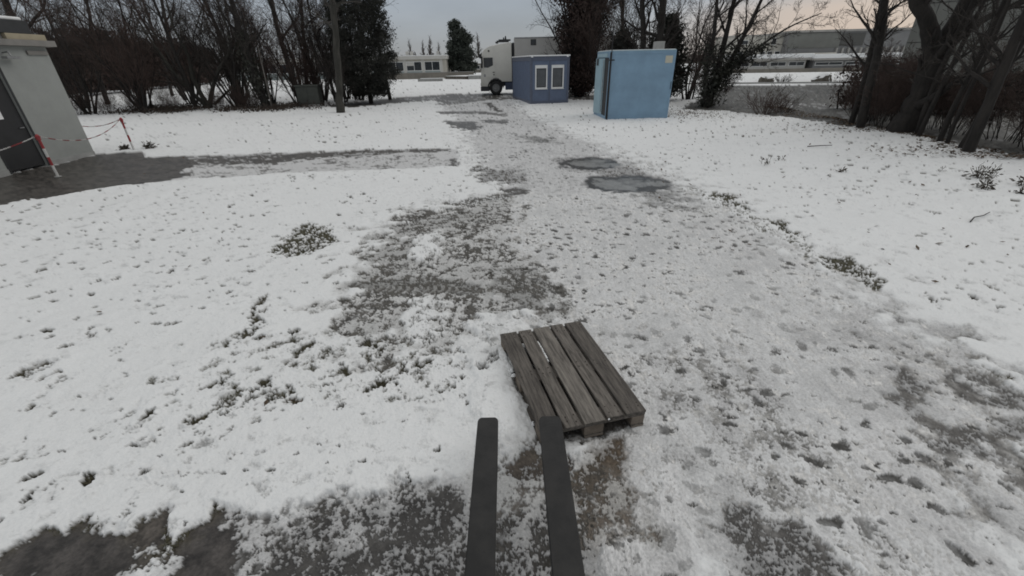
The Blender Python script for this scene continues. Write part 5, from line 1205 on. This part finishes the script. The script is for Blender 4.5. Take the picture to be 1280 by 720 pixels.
# ------------------------------------------------------------------ pale blue container
def container():
    dx, dy = 7.21-4.41, 20.15-20.04
    root = empty('storage_container', (4.27, 20.04, 0), math.atan2(dy, dx), label='pale sky-blue metal storage container with lighter door at its end', cat='container')
    L_, D_, H_ = 2.80, 2.30, 2.62
    fr = MB()
    for x0 in (0, L_-.09):
        for y0 in (0, D_-.09): fr.box(x0, y0, -.03, x0+.09, y0+.09, H_)
    fr.box(.0905,0,-.02,L_-.0905,.09,.12).box(.0905,0,H_-.10,L_-.0905,.09,H_-.001).box(.0905,D_-.09,-.02,L_-.0905,D_,.12).box(.0905,D_-.09,H_-.10,L_-.0905,D_,H_-.001)
    fr.box(L_-.09,.0905,-.02,L_,D_-.0905,.12).box(L_-.09,.0905,H_-.10,L_,D_-.0905,H_-.001).box(0,.0905,-.02,.09,D_-.0905,.12).box(0,.0905,H_-.22,.09,D_-.0905,H_-.001)
    fr.build('frame', M['blue'], root, .006)
    MB().box(.0905,.012,.1205,L_-.0905,.035,H_-.1005).build('front_panel', M['blue'], root)
    MB().box(.0905,D_-.035,.1205,L_-.0905,D_-.012,H_-.1005).box(L_-.035,.0905,.1205,L_-.012,D_-.0905,H_-.1005).build('side_panel', M['blue_dark'], root)
    MB().box(.0,.0,H_+.002,L_,D_,H_+.03).build('roof', M['blue_light'], root, .01)
    g = np.random.default_rng(3); sb = MB()
    sb.box(.02,.03,H_+.032,L_-.03,D_-.03,H_+.055); sb.build('roof_snow', M['snow'], root, .012)
    # door leaf stands a little open at the near corner: dark gap beside it
    hinge = empty('door', (-.02, D_-.12, 0), math.radians(4.5)); hinge.parent = root
    MB().box(-.05, -(D_-.20), .10, 0, 0, H_-.24).build('door_leaf', M['blue_light'], hinge, .008)
    MB().box(-.054, -1.75, .10, -.0505, -1.70, H_-.24).box(-.054,-.95,.10,-.0505,-.92,H_-.24).build('door_seam', M['blue_dark'], hinge)
    MB().cyl((-.075,-1.2,.2),(-.075,-1.2,H_-.30),.016,n=8).cyl((-.075,-1.2,1.05),(-.075,-1.45,1.05),.014,n=8).build('lock_rod', M['metal'], hinge)
    MB().box(.03,.10,.1205,.06,D_-.10,H_-.2205).build('gap_shade_sheet', M['black'], root)  # black sheet in the doorway, put in for the shade inside the gap
    MB().box(-.03,.30,H_-.20,-.002,D_-.2,H_-.06).build('header', M['blue_light'], root, .004)
    hp = MB(); hp.box(-.085,-.40,H_-.52,-.055,-.20,H_-.25); hp.build('dark_plate', M['chassis'], hinge, .003)  # dark plate high on the door leaf, far end
    hp = MB(); hp.box(-.085,-2.04,H_-.52,-.055,-1.84,H_-.25); hp.build('dark_plate', M['chassis'], hinge, .003)  # dark plate high on the door leaf, near end
    MB().box(L_-.43,.008,H_-.46,L_-.12,.0119,H_-.19).build('label_plate', M['label_card'], root)
    MB().box(L_-.07,-.012,1.15,L_-.045,-.001,1.45).build('slot_cover', M['chassis'], root)
    MB().box(L_-.62,.8,H_+.056,L_-.24,1.2,H_+.36).build('vent_box', M['concrete'], root, .015)
    # dark strip at the near corner, painting in the shade of the door gap
    MB().box(.012,-.012,.02,.075,-.001,H_-.03).build('gap_shade_strip', M['rubber'], root)
container()
def mast():
    root = empty('thin_mast', (4.33, 19.93, 0), 0, label='thin dark mast standing against the blue container corner', cat='mast')
    MB().cyl((0,0,-.1),(-.02,0,3.45),.028,.018,8).build('pole', M['black'], root)
    MB().box(-.10,-.03,2.28,.12,.03,2.33).build('bracket', M['black'], root)
    MB().box(-.06,-.02,3.451,.02,.02,3.49).build('cap', M['black'], root)
mast()

# ------------------------------------------------------------------ slate blue office container
def office():
    root = empty('office_container', (1.38, 28.6, 0), math.atan2(.43, 2.40), label='slate blue office container with two white-framed windows', cat='container')
    W_, L_, H_ = 2.44, 5.85, 2.55
    fr = MB()
    for x0 in (0, W_-.14):
        for y0 in (0, L_-.14): fr.box(x0, y0, -.03, x0+.14, y0+.14, H_)
    for z0, z1 in ((-.02,.15),(H_-.20,H_-.001)):
        fr.box(.1405,0,z0,W_-.1405,.14,z1).box(.1405,L_-.14,z0,W_-.1405,L_,z1).box(0,.1405,z0,.14,L_-.1405,z1).box(W_-.14,.1405,z0,W_,L_-.1405,z1)
    fr.build('frame', M['office_frame'], root, .008)
    # ribbed sheet panels
    def ribbed(axis, fixed, a0, a1, sgn, z0=.1505, z1=H_-.2005, pitch=.15):
        n = int(round((a1-a0)/pitch)); pitch = (a1-a0)/n
        pts = []
        for i in range(n):
            a = a0+i*pitch
            pts += [(a,0),(a+pitch*.55,0),(a+pitch*.68,.018),(a+pitch*.87,.018)]
        pts.append((a1,0))
        mb = MB(); vs, fs = [], []
        for (a, d) in pts:
            q = fixed+sgn*d
            for z in (z0, z1): vs.append((q,a,z) if axis == 'x' else (a,q,z))
        for i in range(len(pts)-1): fs.append((2*i,2*i+2,2*i+3,2*i+1))
        mb.add(vs, fs); return mb
    ribbed('x', .03, .1405, L_-.1405, -1).build('side_panel', M['office'], root)
    ribbed('x', W_-.03, .1405, L_-.1405, 1).build('side_panel', M['office'], root)
    ribbed('y', L_-.03, .1405, W_-.1405, 1).build('end_panel', M['office'], root)
    xs = [(.1405,.30),(1.06,1.32),(2.10,W_-.1405)]
    mb = MB()
    for a, b in xs: mb.box(a,.03,.1505,b,.05,H_-.2005)
    for a, b in ((.3005,1.0595),(1.3205,2.0995)): mb.box(a,.03,.1505,b,.05,.83); mb.box(a,.03,2.12,b,.05,H_-.2005)
    for a in (.22,.55,.80,1.10,1.42,1.66,1.9,2.22): mb.box(a,.018,.16,a+.03,.0295,.80)
    mb.build('front_panel', M['office'], root)
    MB().box(1.17,.005,.152,1.23,.0175,H_-.2015).build('cover_strip', M['office_frame'], root)
    for a, b in ((.3005,1.0595),(1.3205,2.0995)):
        f = MB()
        f.box(a,.0,.8305,a+.075,.06,2.1195).box(b-.075,.0,.8305,b,.06,2.1195).box(a+.0755,.0,.8305,b-.0755,.06,.905).box(a+.0755,-.03,1.95,b-.0755,.06,2.1195)
        w = f.build('window', M['white_trim'], root, .006)
        MB().box(a+.076,.03,.9055,b-.076,.045,1.9495).build('pane', M['shutter'], w)
        MB().box(a+.0758,.012,.9055,a+.12,.0295,1.9495).box(b-.12,.012,.9055,b-.0758,.0295,1.9495).box(a+.1205,.012,.9055,b-.1205,.0295,.95).box(a+.1205,.012,1.905,b-.1205,.0295,1.9495).build('sash', M['chassis'], w)
        MB().box(a-.02,-.05,.80,b+.02,-.001,.828).build('sill', M['white_trim'], w)
    MB().box(-.01,-.01,H_+.001,W_+.01,L_+.01,H_+.03).build('roof', M['office_frame'], root)
    MB().box(-.03,-.03,H_+.032,W_+.03,L_+.03,H_+.10).build('roof_snow', M['snow'], root, .025)
    for x_ in (.10, W_-.14):
        s = MB().cyl((x_,-.02,H_-.02),(x_,-.02,H_+.09),.07,.05,10); s.build('snow_lump', M['snow'], root, .01, True)
office()

# ------------------------------------------------------------------ truck
def truck():
    root = empty('box_truck', (-2.15, 37.7, 0), 0, label='large white box truck with its cab facing left', cat='truck')
    # local x runs from the nose (0) to the tail, y 0 is the near side
    Wd = 2.5
    cab = [(0.02,.62),(0.0,1.15),(.06,1.55),(.17,2.95),(.32,3.18),(.75,3.42),(1.6,3.58),(2.25,3.66),(2.50,3.66),(2.50,.95),(1.62,.95),(1.48,1.20),(1.2,1.28),(.86,1.15),(.72,.80),(.70,.62)]
    MB().prism(cab, 0, Wd).build('cab', M['cab'], root, .03, True, seg=2)
    MB().box(-.03,.02,.28,.68,Wd-.02,.619).box(.02,.015,.62,.10,.40,.86).build('bumper', M['chassis'], root, .03)
    MB().box(-.025,.06,.66,.05,.45,.88).build('headlight', M['glass'], root, .02)
    MB().box(-.025,Wd-.45,.66,.05,Wd-.06,.88).build('headlight', M['glass'], root, .02)
    # door with its window, proud of the cab side
    door = MB().prism([(.28,1.3),(.26,2.75),(1.15,2.75),(1.15,1.33),(.85,1.28)], -.012, -.002).build('door', M['cab'], root, .004)
    MB().prism([(.30,1.98),(.29,2.66),(1.02,2.66),(1.02,2.12),(.62,1.96)], -.020, -.0125).build('window', M['glass'], door, .002)
    MB().box(1.02,-.035,1.42,1.13,-.0125,1.50).build('handle', M['black'], door, .005)
    MB().prism([(.02,1.75),(.07,1.72),(.19,2.80),(.14,2.83)], .25, Wd-.25).build('windscreen', M['glass'], root)
    MB().prism([(-.05,2.62),(-.06,2.86),(.22,3.02),(.22,2.86)], .15, Wd-.15).build('sun_visor', M['black'], root, .01)
    mir = MB().box(.10,-.30,1.95,.22,-.12,2.75); mir.box(.12,-.12,2.68,.17,-.001,2.72).box(.12,-.12,2.0,.17,-.001,2.04)
    mir.build('mirror', M['black'], root, .02)
    MB().box(.66,-.02,3.05,.78,-.002,3.17).build('marker_lamp', M['black'], root, .004)
    MB().box(.98,-.05,1.60,1.14,-.036,1.66).build('door_lamp', M['black'], root, .004)
    MB().box(.28,-.015,1.32,.42,-.0125,1.50).build('badge', M['metal'], root)
    # roof gear
    rg_ = MB().box(1.25,.4,3.662,1.45,2.1,3.74).box(1.35,.5,3.741,2.3,2.0,3.82)
    rg_.cyl((1.9,.5,3.82),(1.9,.5,4.02),.05,n=8).cyl((2.05,.9,3.82),(2.05,.9,4.14),.10,.04,8)
    rg_.box(1.5,.6,3.821,2.45,1.9,3.90)
    rg_.build('roof_rack', M['chassis'], root, .01)
    # air duct behind the cab and the box body
    MB().box(2.502,.15,.95,2.70,Wd-.15,3.62).build('air_duct', M['black'], root, .02)
    MB().box(2.58,.05,.98,2.66,.149,3.66).build('snorkel', M['chassis'], root)
    b = MB().box(2.72,-.02,1.05,10.4,Wd+.02,3.985).build('box_body', M['box'], root, .03)
    MB().box(2.72,-.035,3.90,10.4,-.0215,3.99).box(2.72,-.035,1.05,10.4,-.0215,1.16).build('edge_rail', M['metal'], b, .004)
    w = MB().box(3.98,-.035,3.44,4.40,-.0215,3.84).build('side_window', M['black'], b, .006)
    MB().box(4.02,-.04,3.48,4.36,-.0355,3.80).build('pane', M['glass'], w)
    MB().box(.7,.35,.62,10.2,Wd-.35,1.0495).build('chassis', M['chassis'], root)
    MB().box(1.95,.05,.35,2.9,.345,.9).build('fuel_tank', M['chassis_blue'], root, .04)
    def wheel(x_, y_):
        r_ = .52
        e_ = empty('wheel', (x_, y_, r_), 0); e_.parent = root
        t = MB(); n = 28
        prof = [(.0,.30),(-.02,.36),(-.01,.48),(.03,.52),(.27,.52),(.31,.48),(.31,.30)]
        vs, fs = [], []
        for i in range(n):
            a = 2*math.pi*i/n
            for yy, rr_ in prof: vs.append((rr_*math.cos(a), yy, rr_*math.sin(a)))
        m = len(prof)
        for i in range(n):
            for k in range(m-1):
                fs.append((i*m+k, i*m+k+1, ((i+1) % n)*m+k+1, ((i+1) % n)*m+k))
        t.add(vs, fs); t.build('tyre', M['rubber'], e_, smooth=True)
        rm = MB().cyl((0,.06,0),(0,.30,0),.30,n=24)
        rm.cyl((0,.01,0),(0,.0599,0),.13,.15,16)
        for i in range(10):
            a = 2*math.pi*i/10; rm.cyl((.2*math.cos(a),.03,.2*math.sin(a)),(.2*math.cos(a),.0595,.2*math.sin(a)),.018,n=6)
        rm.build('rim', M['rim'], e_)
    for y_ in (.02, Wd-.33):
        for x_ in (1.20, 6.6, 8.0): wheel(x_, y_)
    arch = MB()
    n = 10
    for i in range(n):
        a0, a1 = math.pi*i/n, math.pi*(i+1)/n
        arch.prism([(1.2+.56*math.cos(a0),.55+.56*math.sin(a0)),(1.2+.66*math.cos(a0),.55+.66*math.sin(a0)),(1.2+.66*math.cos(a1),.55+.66*math.sin(a1)),(1.2+.56*math.cos(a1),.55+.56*math.sin(a1))], -.02, .3)
    arch.build('mudguard', M['black'], root)
truck()

# ------------------------------------------------------------------ cabinet and pole at the thicket
def cabinet():
    root = empty('utility_cabinet', (-13.0, 30.6, 0), .1, label='squat grey-green utility cabinet between the thicket and the grey trunk', cat='cabinet')
    MB().box(-.7,-.35,.10,.7,.35,1.16).build('body', M['green_box'], root, .015)
    MB().box(-.75,-.40,1.162,.75,.40,1.26).build('lid', M['green_box'], root, .02)
    MB().box(-.66,-.372,.16,-.01,-.352,1.10).build('door', M['green_box'], root, .004)
    MB().box(.01,-.372,.16,.66,-.352,1.10).build('door', M['green_box'], root, .004)
    MB().box(-.72,-.37,-.05,.72,.37,.098).build('plinth', M['concrete'], root)
cabinet()
def pole():
    root = empty('thin_pole', (-14.75, 28.8, 0), 0, label='thin pale pole standing in front of the ivy-wrapped trunk', cat='pole')
    MB().cyl((0,0,-.2),(.12,0,3.4),.045,.03,8).build('shaft', M['bark_pale'], root)
    MB().cyl((.12,0,3.4),(.122,0,3.43),.034,.02,8).build('tip', M['metal'], root)
pole()

# ------------------------------------------------------------------ yard behind: long low building, wall, slabs
def long_building():
    root = empty('long_building', (-12.2, 95, 0), 0, label='long cream one-storey building with a flat roof beyond the yard', cat='building')
    Lx, D_, H_ = -44.0, 9.0, 3.75
    MB().box(Lx,.10,-.2,0,D_,3.15).build('wall', M['cream'], root)
    MB().box(Lx-.3,-.35,3.152,.3,D_+.3,H_).build('roof', M['pale'], root)
    MB().box(Lx-.3,-.35,H_+.002,.3,D_+.3,H_+.12).build('roof_snow', M['snow'], root)
    n = 12; pitch = 3.6
    for i in range(n):
        x1 = -.6-i*pitch; x0 = x1-pitch
        MB().box(x1-.55,-.05,-.2,x1,.0995,3.15).build('pilaster', M['pale'], root)
        f = MB().box(x0,.03,1.12,x1-.551,.0985,1.22).box(x0,.03,2.70,x1-.551,.0985,2.80).box(x0,.03,1.2205,x0+.08,.0985,2.6995).box(x1-.64,.03,1.2205,x1-.551,.0985,2.6995).box((x0+x1)/2-.32,.03,1.2205,(x0+x1)/2-.24,.0985,2.6995)
        w = f.build('window', M['white_trim'], root)
        MB().box(x0+.081,.06,1.2206,x1-.641,.0975,2.6994).build('pane', M['glass'], w)
        if i % 3 == 1: MB().box(x0+.081,.05,2.05,(x0+x1)/2-.33,.059,2.699).build('blind', M['pale'], w)
        MB().box(x0,.04,.0,x1-.551,.0984,1.119).build('spandrel_panel', M['teal'] if i not in (4,7) else M['pale'], root)
    for x_ in (-8.5,-7.6,-2.2): MB().box(x_,4,H_+.121,x_+.5,4.5,H_+.9).build('chimney', M['pale'], root)
long_building()
def yard_things():
    root = empty('boundary_wall', (-30, 84, 0), 0, label='low brownish boundary wall in front of the long cream building', cat='wall')
    MB().box(4,0,-.2,24,.3,.95).build('wall', M['wall_brown'], root)
    MB().box(3.95,-.05,.952,24.05,.35,1.02).build('coping', M['concrete'], root)
    for i in range(5, 11): MB().box(-13.5+i*3.7,-.08,-.2,-13.2+i*3.7,-.001,.951).build('pier', M['wall_brown'], root)
    root = empty('concrete_kerb_wall', (-6.4, 77, 0), -.08, label='long low snow-topped concrete wall left of the truck', cat='wall')
    MB().box(0,0,-.2,16,1.6,.50).build('wall', M['concrete'], root, .03)
    MB().box(-.03,-.03,.502,16.03,1.63,.62).build('snow_cap', M['snow'], root, .05)
    root = empty('stacked_beams', (-10.6, 80.5, 0), -.75, label='dark stacked beams half buried in the yard snow', cat='beams')
    for i in range(5): MB().box(0,i*1.0,-.05,5.2,i*1.0+.42,.42).build('beam', M['concrete'] if i % 2 else M['stone'], root, .03)
    MB().box(.1,.05,.422,5.0,4.5,.47).build('snow_cap', M['snow'], root, .02)
    root = empty('concrete_slab', (-13.5, 71.0, 0), -.05, label='single grey concrete slab lying in the yard snow', cat='slab')
    MB().box(0,0,-.05,3.7,.6,.36).build('block', M['concrete'], root, .04)
    MB().box(.4,-.02,.361,3.9,.7,.43).build('snow_cap', M['snow'], root, .03)
    root = empty('small_house', (-11.0, 130, 0), 0, label='small far house with a snowy roof just left of the truck', cat='house')
    MB().box(0,0,-.2,6.5,6,2.2).build('wall', M['wall_brown'], root)
    MB().prism([(-.5,2.202),(3.25,3.6),(7.0,2.202)], -.5, 6.5).build('roof', M['snow'], root)
    w = MB().box(2.2,-.04,.8,3.6,-.001,1.8).build('window', M['white_trim'], root); MB().box(2.3,-.05,.9,3.5,-.041,1.7).build('pane', M['glass'], w)
yard_things()

# ------------------------------------------------------------------ right: snow bank, low buildings, hall
def right_side():
    # kerb along the far side of the road
    for i in range(9):
        a = Vector((20.6+i*1.2*1.06, 46.35-i*.30*1.06, 0))
    root = empty('road_kerb', (12.0, 49.0, 0), math.atan2(-7.0, 27.0), label='pale concrete kerb along the far side of the grey road', cat='kerb')
    for i in range(18): MB().box(i*2.0,0,-.1,i*2.0+1.985,.18,.14).build('kerb_stone', M['concrete'], root, .02)
    for (x_,y_,s,sd,lb) in ((26.1,47.4,.75,3,'flat-topped snow-dusted boulder on the snow bank'),(31.2,46.6,.85,5,'pointed snow-dusted boulder on the snow bank')):
        g = random.Random(sd)
        bm = bmesh.new(); bmesh.ops.create_icosphere(bm, subdivisions=3, radius=1)
        for v in bm.verts:
            k = 1+.22*math.sin(v.co.x*3+sd)*math.cos(v.co.y*4)+g.gauss(0,.04)
            v.co = Vector((v.co.x*1.0*k, v.co.y*.7*k, v.co.z*(.75 if sd == 5 else .55)*k))
            if sd == 5: v.co.x += -.35*max(0,v.co.z)*-1; v.co.x *= 1-.5*max(0,v.co.z)
            v.co *= s
        me = bpy.data.meshes.new('rock'); bm.to_mesh(me); bm.free()
        me.materials.append(M['stone']); me.materials.append(M['snow'])
        for p in me.polygons: p.material_index = 1 if (p.normal.z > .55 or (p.normal.x > .45 and p.normal.z > .0)) else 0
        link('boulder', me, None, None, loc=(x_,y_,s*.25), label=lb, cat='boulder')
    # low flat buildings
    def low_building(name, loc, rz, Lx, D_, H_, n, mw, label, nb=0):
        root = empty(name, loc, rz, label=label, cat='building')
        MB().box(0,.1,-.3,Lx,D_,H_).build('wall', mw, root)
        MB().box(-.6,-.9,H_+.002,Lx+.6,D_+.4,H_+.30).build('roof', M['fin'], root)
        MB().box(-.62,-.92,H_+.302,Lx+.62,D_+.42,H_+1.0).build('roof_snow', M['snow'], root, .08)
        p = Lx/n
        for i in range(n):
            a, b = i*p+.25, (i+1)*p-.25
            w = MB().box(a,.02,.75,b,.0985,H_-.25).build('window', M['white_trim'], root)
            MB().box(a+.1,.0,.85,(a+b)/2-.04,.0195,H_-.35).box((a+b)/2+.04,.0,.85,b-.1,.0195,H_-.35).build('pane', M['glass'], w)
        MB().box(0,.05,-.3,Lx,.0995,.35).build('plinth', M['wall_brown'], root)
        return root
    low_building('flat_roofed_building', (41.5,88,0), -.05, 13.2, 7, 1.75, 4, M['pale'], 'low flat building with a thick snowy roof across the road')
    low_building('flat_roofed_building', (55.6,86.5,0), -.05, 16, 7, 1.6, 3, M['grey_clad'], 'low dark flat building right of the snowy-roofed one')
    MB().box(0,0,-.2,40,.5,.55).build('garden_wall', M['wall_brown'], None, loc=(35,80.5,0), rz=-.25, label='low reddish wall edging the snow before the flat buildings', cat='wall')
    # beige block
    root = empty('beige_block', (58.5,125,0), 0, label='pale beige block with small dark windows behind the low buildings', cat='building')
    MB().box(0,.1,-.5,14.5,12,7.0).build('wall', M['beige'], root)
    MB().box(-.2,-.1,7.002,14.7,12.2,7.35).build('roof', M['fin'], root)
    for (a,b,z0,z1) in ((1.6,3.4,5.2,6.2),(9.4,10.6,5.0,6.6),(7.0,8.4,2.6,3.6),(8.9,10.3,2.6,3.6),(10.8,12.2,2.6,3.6),(12.5,13.9,2.6,3.6),(1.2,2.6,2.6,3.6),(3.4,4.8,2.6,3.6)):
        w = MB().box(a,.0,z0,b,.099,z1).build('window', M['white_trim'], root)
        MB().box(a+.1,-.02,z0+.1,b-.1,-.0005,z1-.1).build('pane', M['glass'], w)
    # grey works with fins
    root = empty('grey_works', (70.5,122,0), -.12, label='large grey works with vertical concrete fins behind the trees', cat='building')
    MB().box(0,.1,-.5,46,20,7.5).build('wall', M['grey_clad'], root)
    MB().box(-.3,-.3,7.502,46.3,20.3,7.95).build('roof', M['fin'], root)
    MB().box(-.05,-.02,4.1,12.0,.099,7.3).build('upper_panel', M['hall'], root)
    MB().box(12.2,-.04,4.4,17.5,.099,7.1).build('upper_panel', M['hall_joint'], root)
    for i in range(22): MB().box(11.5+i*1.4,-.45,.4,11.9+i*1.4,.0985,4.0).build('fin', M['fin'], root)
    MB().box(2.0,-3,-.3,10.5,-.05,3.0).build('annex', M['beige'], root)
    # dark grey hall close behind the roadside trees
    root = empty('grey_hall', (33.3,40.5,0), math.radians(-50), label='big dark grey panelled hall behind the roadside trees', cat='building')
    L_, H_ = 46, 9.5
    MB().box(0,.12,-.5,L_,16,H_).build('wall', M['hall_joint'], root)
    MB().box(-.3,-.1,H_+.002,L_+.3,16.3,H_+.4).build('roof', M['grey_clad'], root)
    pw = 1.2
    pm = None
    for r_, (z0, z1) in enumerate(((.5,3.1),(3.16,5.8),(5.86,H_-.03))):
        for i in range(int(L_/pw)):
            if pm is None or True:
                o_ = MB().box(i*pw+.02,.04+.01*((i*7+r_*3) % 3),z0,(i+1)*pw-.02,.119,z1).build('panel', M['hall'], root)
    for i in range(int(L_/4.8)): MB().box(i*4.8+4.6,-.16,.0,i*4.8+4.95,.039,H_).build('pilaster', M['hall_joint'], root)
    MB().box(-.02,.0,-.5,L_,.1195,.48).build('plinth', M['concrete'], root)
right_side()
